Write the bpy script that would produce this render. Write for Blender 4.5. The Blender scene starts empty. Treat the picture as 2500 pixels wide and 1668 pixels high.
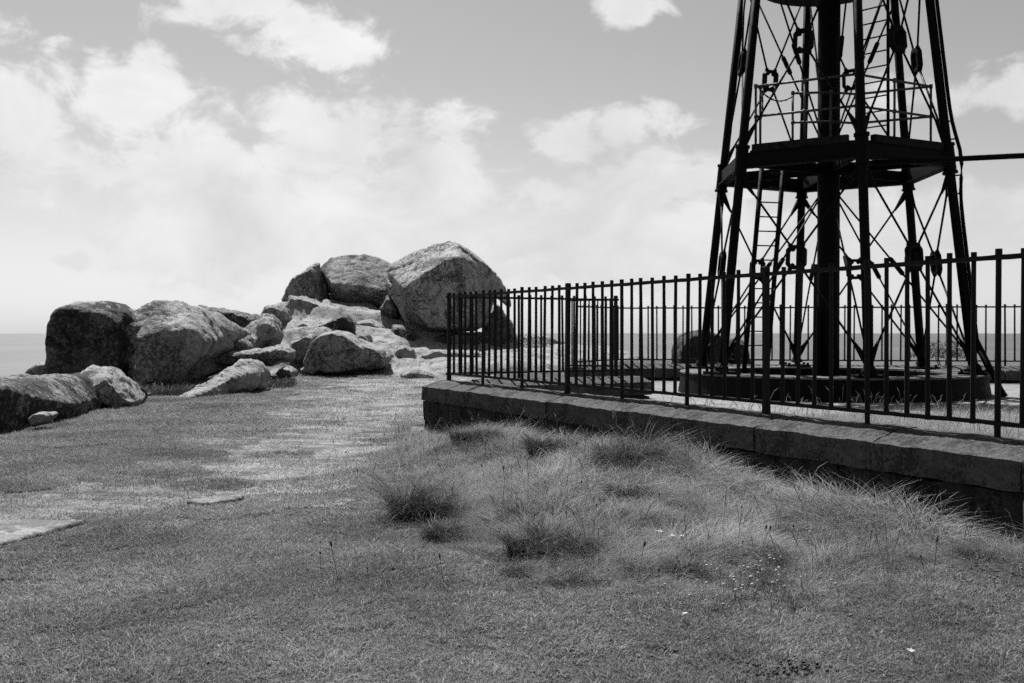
import bpy, bmesh, math, random
import numpy as np
from mathutils import Vector, Matrix, noise as mnoise
R = math.radians
random.seed(7)
RNG = np.random.default_rng(11)
SC = bpy.context.scene
COL = SC.collection

# ------------------------------------------------------------------ camera
F = 2500 * 35.0 / 36.0          # focal length in photograph pixels
EYE = 808.0                     # eye level line
cd = bpy.data.cameras.new('camera')
cd.lens = 35.0; cd.sensor_width = 36.0; cd.clip_start = 0.05; cd.clip_end = 40000
cd.dof.use_dof = True; cd.dof.focus_distance = 8.0; cd.dof.aperture_fstop = 4.5
cam = bpy.data.objects.new('camera', cd); COL.objects.link(cam)
cam.location = (0, 0, 0); cam.rotation_euler = (R(90) - math.atan(26 / F), 0, 0)
SC.camera = cam
# ------------------------------------------------------------------ sun
SUN_EL = 57.0
SUN_H = Vector((-0.305, 0.952)).normalized()
sdir = Vector((SUN_H.x * math.cos(R(SUN_EL)), SUN_H.y * math.cos(R(SUN_EL)), math.sin(R(SUN_EL))))
sl = bpy.data.lights.new('sun', 'SUN'); sl.energy = 5.0; sl.angle = R(0.5); sl.color = (1, 1, 1)
sun = bpy.data.objects.new('sun', sl); COL.objects.link(sun)
sun.rotation_euler = sdir.to_track_quat('Z', 'Y').to_euler(); sun.location = (-20, 60, 60)
SC.view_settings.view_transform = 'Standard'; SC.view_settings.look = 'None'
SC.view_settings.exposure = 1.0; SC.view_settings.gamma = 1.0
SC.render.engine = 'CYCLES'
SC.cycles.max_bounces = 4; SC.cycles.diffuse_bounces = 2; SC.cycles.glossy_bounces = 2; SC.cycles.transmission_bounces = 3
SC.cycles.use_adaptive_sampling = True; SC.cycles.adaptive_threshold = 0.025
SC.cycles.use_denoising = False

# ------------------------------------------------------------------ node helpers
class NT:
    def __init__(self, tree): self.t = tree
    def n(self, typ, **kw):
        nd = self.t.nodes.new(typ)
        for k, v in kw.items():
            if k.startswith('i_'): nd.inputs[int(k[2:])].default_value = v
            else: setattr(nd, k, v)
        return nd
    def l(self, a, b): self.t.links.new(a, b)
    def math(self, op, a, b=None, c=None, clamp=False):
        nd = self.n('ShaderNodeMath', operation=op); nd.use_clamp = clamp
        for i, v in enumerate((a, b, c)):
            if v is None: continue
            if isinstance(v, (int, float)): nd.inputs[i].default_value = v
            else: self.l(v, nd.inputs[i])
        return nd.outputs[0]
    def smooth(self, v, a, b, lo=0.0, hi=1.0):
        nd = self.n('ShaderNodeMapRange', interpolation_type='SMOOTHSTEP')
        self.l(v, nd.inputs[0])
        for i, x in enumerate((a, b, lo, hi)): nd.inputs[i + 1].default_value = x
        return nd.outputs[0]
    def lin(self, v, a, b, lo=0.0, hi=1.0):
        nd = self.n('ShaderNodeMapRange'); self.l(v, nd.inputs[0])
        for i, x in enumerate((a, b, lo, hi)): nd.inputs[i + 1].default_value = x
        return nd.outputs[0]
    def noise(self, vec, scale, detail=4, rough=0.55, dist=0.0, w=None):
        nd = self.n('ShaderNodeTexNoise')
        nd.inputs['Scale'].default_value = scale; nd.inputs['Detail'].default_value = detail
        nd.inputs['Roughness'].default_value = rough; nd.inputs['Distortion'].default_value = dist
        if vec is not None: self.l(vec, nd.inputs['Vector'])
        return nd.outputs['Fac']
    def mixf(self, f, a, b):
        nd = self.n('ShaderNodeMix', data_type='FLOAT')
        for s, v in ((0, f), (2, a), (3, b)):
            if isinstance(v, (int, float)): nd.inputs[s].default_value = v
            else: self.l(v, nd.inputs[s])
        return nd.outputs[0]
    def scale_vec(self, vec, s):
        nd = self.n('ShaderNodeVectorMath', operation='MULTIPLY'); self.l(vec, nd.inputs[0])
        nd.inputs[1].default_value = s
        return nd.outputs[0]

# ------------------------------------------------------------------ sky
world = bpy.data.worlds.new('World'); SC.world = world; world.use_nodes = True
def build_sky():
    t = world.node_tree; t.nodes.clear(); N = NT(t)
    out = N.n('ShaderNodeOutputWorld'); bg = N.n('ShaderNodeBackground'); bg.inputs[1].default_value = 0.05
    N.l(bg.outputs[0], out.inputs[0])
    sky = N.n('ShaderNodeTexSky', sky_type='NISHITA'); sky.sun_disc = False
    sky.sun_elevation = R(SUN_EL); sky.sun_rotation = math.atan2(SUN_H.x, SUN_H.y)
    sky.air_density = 1.0; sky.dust_density = 0.8; sky.ozone_density = 1.5; sky.altitude = 20
    sc = N.n('ShaderNodeSeparateColor'); N.l(sky.outputs[0], sc.inputs[0])     # black and white film behind a red filter
    bw = N.math('ADD', N.math('MULTIPLY', sc.outputs[0], 0.75), N.math('MULTIPLY', sc.outputs[1], 0.25))
    tc = N.n('ShaderNodeTexCoord'); d = tc.outputs['Generated']
    sep = N.n('ShaderNodeSeparateXYZ'); N.l(d, sep.inputs[0])
    x, y, z = sep.outputs
    yy = N.math('MAXIMUM', y, 0.25)
    u = N.math('DIVIDE', x, yy); v = N.math('DIVIDE', z, yy)
    uv = N.n('ShaderNodeCombineXYZ'); N.l(u, uv.inputs[0]); N.l(v, uv.inputs[1])
    wn = N.n('ShaderNodeTexNoise'); N.l(d, wn.inputs['Vector']); wn.inputs['Scale'].default_value = 7.0; wn.inputs['Detail'].default_value = 3; wn.inputs['Roughness'].default_value = 0.6
    ws = N.n('ShaderNodeVectorMath', operation='MULTIPLY_ADD'); N.l(wn.outputs['Color'], ws.inputs[0]); ws.inputs[1].default_value = (0.15, 0.11, 0)
    N.l(uv.outputs[0], ws.inputs[2]); UV = ws.outputs[0]
    blobs = [(40, 270, 150, 200), (315, 240, 125, 140), (420, 420, 280, 160), (640, 520, 480, 200), (770, 330, 220, 125),
             (1010, 390, 220, 125), (960, 590, 520, 180), (600, 30, 170, 60), (800, 125, 160, 55), (700, 75, 150, 60),
             (1570, 40, 120, 50), (1480, 335, 210, 50), (1600, 455, 290, 75), (1500, 590, 420, 120),
             (2440, 215, 250, 65), (2420, 545, 320, 90), (190, 640, 80, 30), (1960, 570, 420, 70)]
    cur = None
    for (cx, cy, rx, ry) in blobs:
        a = N.n('ShaderNodeVectorMath', operation='MULTIPLY_ADD'); N.l(UV, a.inputs[0])
        a.inputs[1].default_value = (F / rx, F / ry, 0)
        a.inputs[2].default_value = (-((cx - 1250) / F + 0.075) * F / rx, -((EYE - cy) / F + 0.055) * F / ry, 0)
        ln = N.n('ShaderNodeVectorMath', operation='LENGTH'); N.l(a.outputs[0], ln.inputs[0])
        cur = ln.outputs['Value'] if cur is None else N.math('SMOOTH_MIN', cur, ln.outputs['Value'], 0.3)
    cur = N.math('SUBTRACT', 1.0, cur)
    n1 = N.noise(N.scale_vec(d, (1, 1, 1.5)), 16.0, 7, 0.62, 0.3)
    n2 = N.noise(N.scale_vec(d, (1, 1, 1.8)), 2.6, 4, 0.6, 0.2)
    front = N.smooth(y, 0.55, 0.8)
    fld = N.math('ADD', cur, N.math('MULTIPLY', N.math('SUBTRACT', n1, 0.5), 3.0))
    dens_f = N.smooth(fld, -0.14, 0.5)
    dens_b = N.math('MULTIPLY', N.smooth(n2, 0.54, 0.72), 0.7)
    dens = N.mixf(front, dens_b, dens_f)
    up = N.smooth(z, -0.02, -0.004)
    hz = N.math('POWER', N.math('SUBTRACT', 1.0, N.math('MAXIMUM', z, 0.0), clamp=True), 10.0)
    base = N.math('MULTIPLY', bw, SKY_GAIN)
    base = N.mixf(N.math('MULTIPLY', hz, 0.6), base, HAZE_VAL)
    n3 = N.noise(N.scale_vec(d, (1, 1, 1.5)), 8.0, 5, 0.6, 0.4)
    cl = N.lin(n3, 0.3, 0.7, CLOUD_LO, CLOUD_HI)
    # cloud is brighter towards the sun
    sd = N.n('ShaderNodeVectorMath', operation='DOT_PRODUCT'); N.l(d, sd.inputs[0]); sd.inputs[1].default_value = tuple(sdir)
    cl = N.math('MULTIPLY', cl, N.lin(sd.outputs['Value'], 0.2, 0.75, 0.72, 1.05))
    fin = N.mixf(N.math('MULTIPLY', dens, 0.9), base, cl)
    fin = N.mixf(up, 1.5, fin)
    cc = N.n('ShaderNodeCombineColor')
    for i in range(3): N.l(fin, cc.inputs[i])
    N.l(cc.outputs[0], bg.inputs[0])
    world.cycles.sampling_method = 'MANUAL'; world.cycles.sample_map_resolution = 256
SKY_GAIN, HAZE_VAL, CLOUD_LO, CLOUD_HI = 1.28, 6.5, 7.0, 9.2
build_sky()

# ------------------------------------------------------------------ materials
def new_mat(name):
    m = bpy.data.materials.new(name); m.use_nodes = True
    t = m.node_tree; t.nodes.clear(); N = NT(t)
    out = N.n('ShaderNodeOutputMaterial'); b = N.n('ShaderNodeBsdfPrincipled')
    N.l(b.outputs[0], out.inputs[0])
    return m, N, b, out
def grey(N, val, sock):
    cc = N.n('ShaderNodeCombineColor')
    for i in range(3): N.l(val, cc.inputs[i])
    N.l(cc.outputs[0], sock)
def bump(N, b, h, strength, dist):
    bp = N.n('ShaderNodeBump'); bp.inputs['Strength'].default_value = strength; bp.inputs['Distance'].default_value = dist
    N.l(h, bp.inputs['Height']); N.l(bp.outputs[0], b.inputs['Normal'])

def mat_granite(name, lo, hi, lichen_dark, dark_amt, scale=1.0, bump_d=0.06, spec=0.15, light_amt=0.5, thr=0.5, cracks=True):
    m, N, b, _ = new_mat(name)
    tc = N.n('ShaderNodeTexCoord'); o = tc.outputs['Object']
    big = N.noise(o, 0.7 * scale, 5, 0.65, 0.4)
    mid = N.noise(o, 3.5 * scale, 5, 0.65, 0.3)
    fine = N.noise(o, 30 * scale, 3, 0.7)
    spk = N.noise(o, 11 * scale, 5, 0.75, 0.2)
    base = N.lin(mid, 0.3, 0.7, lo, hi)
    base = N.math('MULTIPLY', base, N.lin(big, 0.3, 0.7, 0.75, 1.2))
    # water stains running down
    st = N.noise(N.scale_vec(o, (2.2 * scale, 2.2 * scale, 0.35 * scale)), 1.0, 5, 0.6, 0.5)
    base = N.math('MULTIPLY', base, N.smooth(st, 0.36, 0.52, 0.6, 1.0))
    # crusts of dark lichen, thick in some areas and absent in others, and paler rosettes
    ar = N.math('MULTIPLY', N.math('SUBTRACT', big, 0.5), 0.95)
    dk = N.smooth(N.math('ADD', spk, ar), thr, thr + 0.05)
    base = N.mixf(N.math('MULTIPLY', dk, dark_amt), base, lichen_dark)
    lt = N.smooth(N.math('SUBTRACT', N.noise(o, 8.0 * scale, 5, 0.72, 0.3), ar), 0.57, 0.66)
    base = N.mixf(N.math('MULTIPLY', lt, light_amt), base, hi * 1.4)
    base = N.math('MULTIPLY', base, N.lin(fine, 0.25, 0.75, 0.65, 1.35))
    h = N.math('ADD', N.math('MULTIPLY', mid, 0.8), N.math('ADD', N.math('MULTIPLY', fine, 0.25), N.math('MULTIPLY', spk, 0.5)))
    if cracks:
        wv = N.n('ShaderNodeTexNoise'); wv.inputs['Scale'].default_value = 1.3; wv.inputs['Detail'].default_value = 3; N.l(o, wv.inputs['Vector'])
        mv = N.n('ShaderNodeVectorMath', operation='MULTIPLY_ADD'); N.l(wv.outputs['Color'], mv.inputs[0]); mv.inputs[1].default_value = (0.7, 0.7, 0.7); N.l(o, mv.inputs[2])
        vo = N.n('ShaderNodeTexVoronoi', feature='DISTANCE_TO_EDGE'); vo.inputs['Scale'].default_value = 0.75; N.l(mv.outputs[0], vo.inputs['Vector'])
        ck = N.smooth(N.math('ADD', vo.outputs['Distance'], N.math('MULTIPLY', N.smooth(mid, 0.42, 0.62), 0.05)), 0.004, 0.03)
        base = N.math('MULTIPLY', base, N.lin(ck, 0, 1, 0.6, 1.0)); h = N.math('ADD', h, N.math('MULTIPLY', ck, 0.6))
    grey(N, base, b.inputs['Base Color'])
    b.inputs['Roughness'].default_value = 0.92; b.inputs['Specular IOR Level'].default_value = spec
    bump(N, b, h, 0.95, bump_d)
    return m
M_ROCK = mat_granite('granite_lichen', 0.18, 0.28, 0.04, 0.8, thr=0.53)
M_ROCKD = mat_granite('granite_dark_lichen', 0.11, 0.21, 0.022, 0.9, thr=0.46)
M_ROCKL = mat_granite('granite_worn_pale', 0.19, 0.28, 0.05, 0.6, thr=0.56, light_amt=0.35)
M_SHAG_SHADE = mat_granite('shaggy_lichen_with_shade', 0.07, 0.14, 0.02, 0.9, thr=0.45, light_amt=0.4)
M_FLAT = mat_granite('flat_path_granite', 0.15, 0.22, 0.06, 0.7, 2.5, 0.02, cracks=False)
M_BOULD = mat_granite('speckled_boulder_granite', 0.25, 0.38, 0.05, 0.85, thr=0.525, light_amt=0.35)
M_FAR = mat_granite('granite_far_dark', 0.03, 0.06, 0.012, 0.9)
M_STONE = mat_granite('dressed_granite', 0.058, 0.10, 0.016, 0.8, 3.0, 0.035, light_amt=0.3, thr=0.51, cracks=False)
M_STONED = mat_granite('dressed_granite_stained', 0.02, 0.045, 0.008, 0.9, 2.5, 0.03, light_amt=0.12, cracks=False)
M_RIM_SHEEN = mat_granite('pale_rim_sheen', 0.09, 0.14, 0.04, 0.5, 2.0, 0.01, cracks=False)
M_PAVE = mat_granite('concrete_paving', 0.15, 0.21, 0.08, 0.4, 2.0, 0.01, cracks=False)

def mat_iron(name, val, rough=0.6, rust=0.5, spec=0.25):
    m, N, b, _ = new_mat(name)
    tc = N.n('ShaderNodeTexCoord'); o = tc.outputs['Object']
    a = N.noise(o, 9, 6, 0.7); c = N.noise(o, 60, 3, 0.6)
    base = N.lin(a, 0.35, 0.7, val * (1 - rust), val * (1 + rust))
    grey(N, base, b.inputs['Base Color'])
    b.inputs['Specular IOR Level'].default_value = spec
    N.l(N.lin(a, 0.3, 0.7, rough - 0.12, rough + 0.2), b.inputs['Roughness'])
    bump(N, b, N.math('ADD', a, N.math('MULTIPLY', c, 0.5)), 0.5, 0.006)
    return m
M_IRON = mat_iron('black_painted_iron', 0.008, 0.6, 0.5, 0.15)
M_TOWER = mat_iron('black_tower_paint', 0.0035, 0.6, 0.5, 0.08)
M_GALV = mat_iron('galvanised_pipe', 0.05, 0.5, 0.3, 0.25)
M_DECK = mat_iron('weathered_black_timber', 0.012, 0.8, 0.9, 0.1)

def mat_turf():
    m, N, b, _ = new_mat('turf_soil')
    g = N.n('ShaderNodeNewGeometry'); p = g.outputs['Position']
    at = N.n('ShaderNodeAttribute', attribute_name='wear')
    a = N.noise(p, 1.1, 6, 0.6, 0.4); c = N.noise(p, 14, 6, 0.7); f = N.noise(p, 90, 3, 0.7)
    st = N.noise(N.scale_vec(p, (0.5, 1.6, 1)), 2.2, 6, 0.65, 0.3)
    base = N.lin(a, 0.3, 0.7, 0.04, 0.08)
    base = N.math('MULTIPLY', base, N.lin(c, 0.3, 0.7, 0.6, 1.35))
    base = N.math('MULTIPLY', base, N.lin(f, 0.3, 0.7, 0.6, 1.4))
    w = N.math('MULTIPLY', at.outputs['Fac'], N.smooth(st, 0.3, 0.62))
    base = N.mixf(w, base, N.math('MULTIPLY', N.lin(c, 0.3, 0.7, 0.6, 1.25), 0.28))
    grey(N, base, b.inputs['Base Color'])
    b.inputs['Roughness'].default_value = 0.95; b.inputs['Specular IOR Level'].default_value = 0.1
    h = N.math('ADD', N.math('MULTIPLY', c, 1.0), N.math('MULTIPLY', f, 0.35))
    bump(N, b, h, 1.0, 0.05)
    return m
M_TURF = mat_turf()

def mat_grass(name, lo, hi, trans=0.35, RW=0.3):
    m, N, b, out = new_mat(name)
    oi = N.n('ShaderNodeObjectInfo'); at = N.n('ShaderNodeAttribute', attribute_name='tone')
    g = N.n('ShaderNodeNewGeometry')
    rnd = N.math('ADD', N.math('MULTIPLY', oi.outputs['Random'], RW), N.math('MULTIPLY', at.outputs['Fac'], 1 - RW))
    lg = N.noise(g.outputs['Position'], 0.8, 5, 0.62)
    val = N.math('MULTIPLY', N.lin(rnd, 0, 1, lo, hi), N.lin(lg, 0.3, 0.7, 0.55, 1.35))
    cc = N.n('ShaderNodeCombineColor')
    for i in range(3): N.l(val, cc.inputs[i])
    N.l(cc.outputs[0], b.inputs['Base Color'])
    b.inputs['Roughness'].default_value = 0.6; b.inputs['Specular IOR Level'].default_value = 0.25
    tr = N.n('ShaderNodeBsdfTranslucent'); N.l(cc.outputs[0], tr.inputs[0])
    mx = N.n('ShaderNodeMixShader'); mx.inputs[0].default_value = trans
    N.l(b.outputs[0], mx.inputs[1]); N.l(tr.outputs[0], mx.inputs[2]); N.l(mx.outputs[0], out.inputs[0])
    return m
M_GRASS = mat_grass('short_grass', 0.085, 0.31, RW=0.12)
M_DRY = mat_grass('trodden_grass', 0.28, 0.58, RW=0.12)
M_LONG = mat_grass('long_grass', 0.11, 0.37, RW=0.4)
M_TUSS = mat_grass('tussock_grass', 0.012, 0.10, 0.2, RW=0.1)
M_HERB = mat_grass('herb_leaves', 0.03, 0.14, 0.2)
M_STRAW = mat_grass('dry_stalks', 0.25, 0.5)
M_PETAL = mat_grass('pale_petals', 0.65, 0.85, 0.3)
M_THRIFT = mat_grass('thrift_petals', 0.38, 0.6, 0.3)
M_SEED = mat_grass('dark_seed_heads', 0.015, 0.03, 0.0)

def mat_sea():
    m, N, b, _ = new_mat('sea_water')
    g = N.n('ShaderNodeNewGeometry'); p = g.outputs['Position']
    n1 = N.noise(N.scale_vec(p, (0.5, 1, 1)), 0.05, 5, 0.6, 0.3); n2 = N.noise(N.scale_vec(p, (0.4, 1, 1)), 0.45, 4, 0.65); n3 = N.noise(N.scale_vec(p, (1, 0.25, 1)), 0.004, 4, 0.6)
    grey(N, N.lin(n3, 0.3, 0.7, 0.03, 0.06), b.inputs['Base Color'])
    b.inputs['Roughness'].default_value = 0.45; b.inputs['IOR'].default_value = 1.33
    bump(N, b, N.math('ADD', N.math('MULTIPLY', n1, 2.5), n2), 0.5, 0.7)
    return m
M_SEA = mat_sea()

# ------------------------------------------------------------------ object helpers
def tag(o, label=None, cat=None, group=None, kind=None):
    if label: o['label'] = label
    if cat: o['category'] = cat
    if group: o['group'] = group
    if kind: o['kind'] = kind
    return o
def mesh_of(name, verts, faces, smooth=False):
    me = bpy.data.meshes.new(name); me.from_pydata([tuple(v) for v in verts], [], [tuple(f) for f in faces]); me.update()
    if smooth: me.polygons.foreach_set('use_smooth', [True] * len(me.polygons))
    return me
def link(name, me, mat=None, parent=None, loc=None, rot=None):
    o = bpy.data.objects.new(name, me); COL.objects.link(o)
    if mat is not None and me is not None and not me.materials: me.materials.append(mat)
    if parent is not None: o.parent = parent
    if loc is not None: o.location = loc
    if rot is not None: o.rotation_euler = rot
    return o
def empty(name, loc):
    o = bpy.data.objects.new(name, None); COL.objects.link(o); o.location = loc; o.empty_display_size = 0.2
    return o
def fast_mesh(name, V, polys, mat=None, tone=None, smooth=False):
    """V (n,3) float array, polys list of (m,k) int arrays"""
    me = bpy.data.meshes.new(name)
    me.vertices.add(len(V)); me.vertices.foreach_set('co', np.asarray(V, np.float32).ravel())
    loops = np.concatenate([p.ravel() for p in polys]); cnt = np.concatenate([np.full(len(p), p.shape[1]) for p in polys])
    me.loops.add(len(loops)); me.loops.foreach_set('vertex_index', loops.astype(np.int32))
    me.polygons.add(len(cnt)); st = np.concatenate([[0], np.cumsum(cnt)[:-1]])
    me.polygons.foreach_set('loop_start', st.astype(np.int32))
    if smooth: me.polygons.foreach_set('use_smooth', np.ones(len(cnt), bool))
    me.update(calc_edges=True); me.validate()
    if tone is not None:
        a = me.attributes.new('tone', 'FLOAT', 'POINT'); a.data.foreach_set('value', np.asarray(tone, np.float32))
    if mat: me.materials.append(mat)
    return me
def ico(sub=1):
    bm = bmesh.new(); bmesh.ops.create_icosphere(bm, subdivisions=sub, radius=1)
    V = np.array([v.co for v in bm.verts]); Fc = np.array([[v.index for v in f.verts] for f in bm.faces]); bm.free()
    return V, Fc
def tube(pts, radii, sides=8, caps=True):
    """rings along a polyline"""
    V, Fs = [], []
    pts = [Vector(p) for p in pts]
    if isinstance(radii, (int, float)): radii = [radii] * len(pts)
    for i, p in enumerate(pts):
        t = (pts[min(i + 1, len(pts) - 1)] - pts[max(i - 1, 0)]).normalized()
        a = t.cross(Vector((0, 0, 1)))
        if a.length < 1e-3: a = Vector((1, 0, 0))
        a.normalize(); b = t.cross(a)
        for k in range(sides):
            an = 2 * math.pi * k / sides
            V.append(p + (a * math.cos(an) + b * math.sin(an)) * radii[i])
    for i in range(len(pts) - 1):
        for k in range(sides):
            k2 = (k + 1) % sides
            Fs.append((i * sides + k, i * sides + k2, (i + 1) * sides + k2, (i + 1) * sides + k))
    if caps:
        Fs.append(tuple(range(sides))[::-1]); n = (len(pts) - 1) * sides
        Fs.append(tuple(range(n, n + sides)))
    return V, Fs
def boxv(cx, cy, cz, sx, sy, sz, M=None):
    V = [Vector((cx + a * sx / 2, cy + b * sy / 2, cz + c * sz / 2)) for a in (-1, 1) for b in (-1, 1) for c in (-1, 1)]
    if M is not None: V = [M @ v for v in V]
    return V, [(0, 1, 3, 2), (4, 6, 7, 5), (0, 4, 5, 1), (2, 3, 7, 6), (0, 2, 6, 4), (1, 5, 7, 3)]
def merge(*vf):
    V, Fs = [], []
    for v, f in vf:
        n = len(V); V += list(v); Fs += [tuple(i + n for i in q) for q in f]
    return V, Fs
def part(name, vf, mat, parent, smooth=False, origin=None, sharp=None):
    V, Fs = vf
    V = [Vector(v) for v in V]
    po = Vector(parent.location) if parent.parent is None else Vector(parent.parent.location) + Vector(parent.location)
    o0 = Vector(origin) if origin is not None else sum(V, Vector()) / len(V)
    me = mesh_of(name, [v - o0 for v in V], Fs, smooth)
    if sharp: me.set_sharp_from_angle(angle=R(sharp))
    return link(name, me, mat, parent, o0 - po)
def P(px, py, Y): return Vector(((px - 1250) / F * Y, Y, (EYE - py) / F * Y))

# lattice noise in numpy
_perm = np.random.default_rng(3).random((256, 256))
def vnoise(x, y):
    xi = np.floor(x).astype(int); yi = np.floor(y).astype(int); fx = x - xi; fy = y - yi
    fx = fx * fx * (3 - 2 * fx); fy = fy * fy * (3 - 2 * fy)
    g = lambda a, b: _perm[a % 256, b % 256]
    return (g(xi, yi) * (1 - fx) + g(xi + 1, yi) * fx) * (1 - fy) + (g(xi, yi + 1) * (1 - fx) + g(xi + 1, yi + 1) * fx) * fy
def fbm(x, y, o=4):
    s = 0; a = 0.5
    for i in range(o): s = s + a * (vnoise(x * 2 ** i + 17 * i, y * 2 ** i + 5 * i) - 0.5) * 2; a *= 0.5
    return s

# ------------------------------------------------------------------ layout constants (camera at the origin, metres)
HF = 1.30                    # railing height
ZT = -0.733                  # top of the walls
C0 = Vector((-0.94, 14.8))   # outer corner of the railing
UN = Vector((4.28, -8.0)).normalized()      # near wall runs this way
NN = Vector((-UN.y * -1, -UN.x)).normalized()
NN = Vector((UN.y, -UN.x)).normalized()     # outward (towards the path)
E2 = Vector((1.68, 16.1))
W3A, W3B = Vector((1.38, 20.5)), Vector((2.45, 22.1))
FARE = Vector((13.5, 20.3))
TC = Vector((5.557, 17.5))   # tower axis
ZRING = -0.71; ZIN = -1.08

# ------------------------------------------------------------------ terrain
plateau = np.array([(-60, 10), (-14, 17.5), (-12.2, 21), (-12.0, 27), (-11.5, 36), (-7, 47), (1, 50), (5, 44), (8, 36), (14, 32), (60, 28), (60, -60), (-60, -60)], float)
def poly_sd(x, y, poly):
    d = np.full(x.shape, 1e9); ins = np.zeros(x.shape, bool); n = len(poly)
    for i in range(n):
        ax, ay = poly[i]; bx, by = poly[(i + 1) % n]
        ex, ey = bx - ax, by - ay; wx, wy = x - ax, y - ay
        t = np.clip((wx * ex + wy * ey) / (ex * ex + ey * ey), 0, 1)
        d = np.minimum(d, np.hypot(wx - ex * t, wy - ey * t))
        c = ((ay > y) != (by > y)) & (x < (bx - ax) * (y - ay) / (by - ay + 1e-12) + ax)
        ins ^= c
    return np.where(ins, -d, d)
def sstep(v, a, b):
    t = np.clip((v - a) / (b - a), 0, 1); return t * t * (3 - 2 * t)
def terrain(x, y):
    x = np.asarray(x, float); y = np.asarray(y, float)
    z = -1.46 + 0.0 * x
    z = z + 0.05 * fbm(x * 0.35, y * 0.35, 3) + 0.022 * fbm(x * 1.6, y * 1.6, 3)
    # hummocks in the rough grass by the wall
    rough = sstep(x + 0.16 * y, 0.2, 1.6) * sstep(y, 5.2, 6.6) * (1 - sstep(y, 14, 17))
    z = z + rough * (0.09 * fbm(x * 1.1 + 4, y * 1.1 + 9, 3) + 0.03)
    # bank of earth against the long wall
    ws = (x - C0.x) * NN.x + (y - C0.y) * NN.y - 0.42; al = (x - C0.x) * UN.x + (y - C0.y) * UN.y
    z = z + (0.22 - 0.10 * sstep(al, 6.0, 7.6)) * sstep(al, 0.9, 3.8) * sstep(ws, -0.6, -0.2) * (1 - sstep(ws, 0.15, 2.3)) * sstep(y, 1, 4)
    z = z - 0.03 * wear_mask(x, y)
    # rise to the tor
    z = z + 0.055 * np.maximum(y - 32, 0) * sstep(x, -9, -4) * (1 - sstep(x, 6, 10))
    sd = poly_sd(x, y, plateau)
    z = z - 30 * sstep(sd, 0, 16) - 0.25 * sstep(sd, -2.5, 0)
    return z
def wear_mask(x, y):
    pts = [(-9, 5.8), (-4.8, 7.4), (-3.0, 9.4), (-2.6, 12), (-2.5, 15), (-2.9, 20), (-3.0, 26), (-3.4, 33), (-1.0, 40)]
    wd = [0.9, 0.9, 1.0, 1.2, 1.5, 2.4, 3.6, 4.5, 4.5]
    d = np.full(np.shape(x), 9.0)
    for i in range(len(pts) - 1):
        ax, ay = pts[i]; bx, by = pts[i + 1]; ex, ey = bx - ax, by - ay
        t = np.clip(((x - ax) * ex + (y - ay) * ey) / (ex * ex + ey * ey), 0, 1)
        dd = np.hypot(x - ax - ex * t, y - ay - ey * t) / (wd[i] + (wd[i + 1] - wd[i]) * t)
        d = np.minimum(d, dd)
    return 1 - sstep(d + 0.35 * fbm(np.asarray(x) * 1.2, np.asarray(y) * 1.2, 3), 0.4, 1.5)
def build_terrain():
    ys = np.concatenate([np.linspace(-58, 2, 25), 2 + np.cumsum(0.05 * 1.0115 ** np.arange(230))])
    ys = ys[ys < 75]
    xs = np.sinh(np.linspace(-3.4, 3.4, 300)); xs = xs / xs.max() * 58
    X, Y = np.meshgrid(xs, ys)
    Z = terrain(X, Y)
    V = np.stack([X.ravel(), Y.ravel(), Z.ravel()], 1)
    nx = len(xs); ny = len(ys)
    i = (np.arange(ny - 1)[:, None] * nx + np.arange(nx - 1)[None]).ravel()
    Q = np.stack([i, i + 1, i + nx + 1, i + nx], 1)
    me = fast_mesh('headland_ground', V, [Q], M_TURF, smooth=True)
    a = me.attributes.new('wear', 'FLOAT', 'POINT'); a.data.foreach_set('value', wear_mask(X, Y).ravel().astype(np.float32))
    tag(link('ground', me), kind='structure')
build_terrain()
def build_sea():
    V = [(0, 0, 0)]; Fs = []; n = 64
    for r in (60, 400, 2500, 11000):
        for k in range(n): V.append((r * math.cos(2 * math.pi * k / n), r * math.sin(2 * math.pi * k / n), 0))
    for k in range(n): Fs.append((0, 1 + k, 1 + (k + 1) % n))
    for j in range(3):
        for k in range(n):
            a = 1 + j * n + k; b = 1 + j * n + (k + 1) % n
            Fs.append((a, a + n, b + n, b))
    tag(link('sea', mesh_of('sea', V, Fs), M_SEA, loc=(0, 0, -26)), kind='structure')
build_sea()

# ------------------------------------------------------------------ enclosure floor
def build_enclosure():
    poly = [C0 - NN * 0.1, E2, W3A, W3B, FARE, Vector((13.5, -4.0)), C0 + UN * 18.5 - NN * 0.1]
    poly[0] = C0 + UN * 0.2
    me = mesh_of('enclosure_floor', [(p.x, p.y, ZIN) for p in poly], [tuple(range(len(poly)))[::-1]])
    tag(link('enclosure_paving', me, M_PAVE), kind='structure')
    # turf inside along the near railing
    n1, n2 = 60, 24; V = []; Fs = []
    for i in range(n1):
        for j in range(n2):
            s = 2.6 + 15 * i / (n1 - 1); w = 0.2 + (j / (n2 - 1)) * (0.2 + 3.8 * float(sstep(s, 2.4, 5.5)))
            p = C0 + UN * s - NN * w
            k = float(sstep(j / (n2 - 1), 0.75, 1.0))
            V.append((p.x, p.y, ZIN + 0.05 + 0.03 * float(fbm(p.x * 1.5, p.y * 1.5, 3)) - 0.09 * k))
    for i in range(n1 - 1):
        for j in range(n2 - 1):
            a = i * n2 + j; Fs.append((a, a + 1, a + n2 + 1, a + n2))
    tag(link('enclosure_turf', mesh_of('enclosure_turf', V, Fs, True), M_TURF), kind='structure')
build_enclosure()

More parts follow.
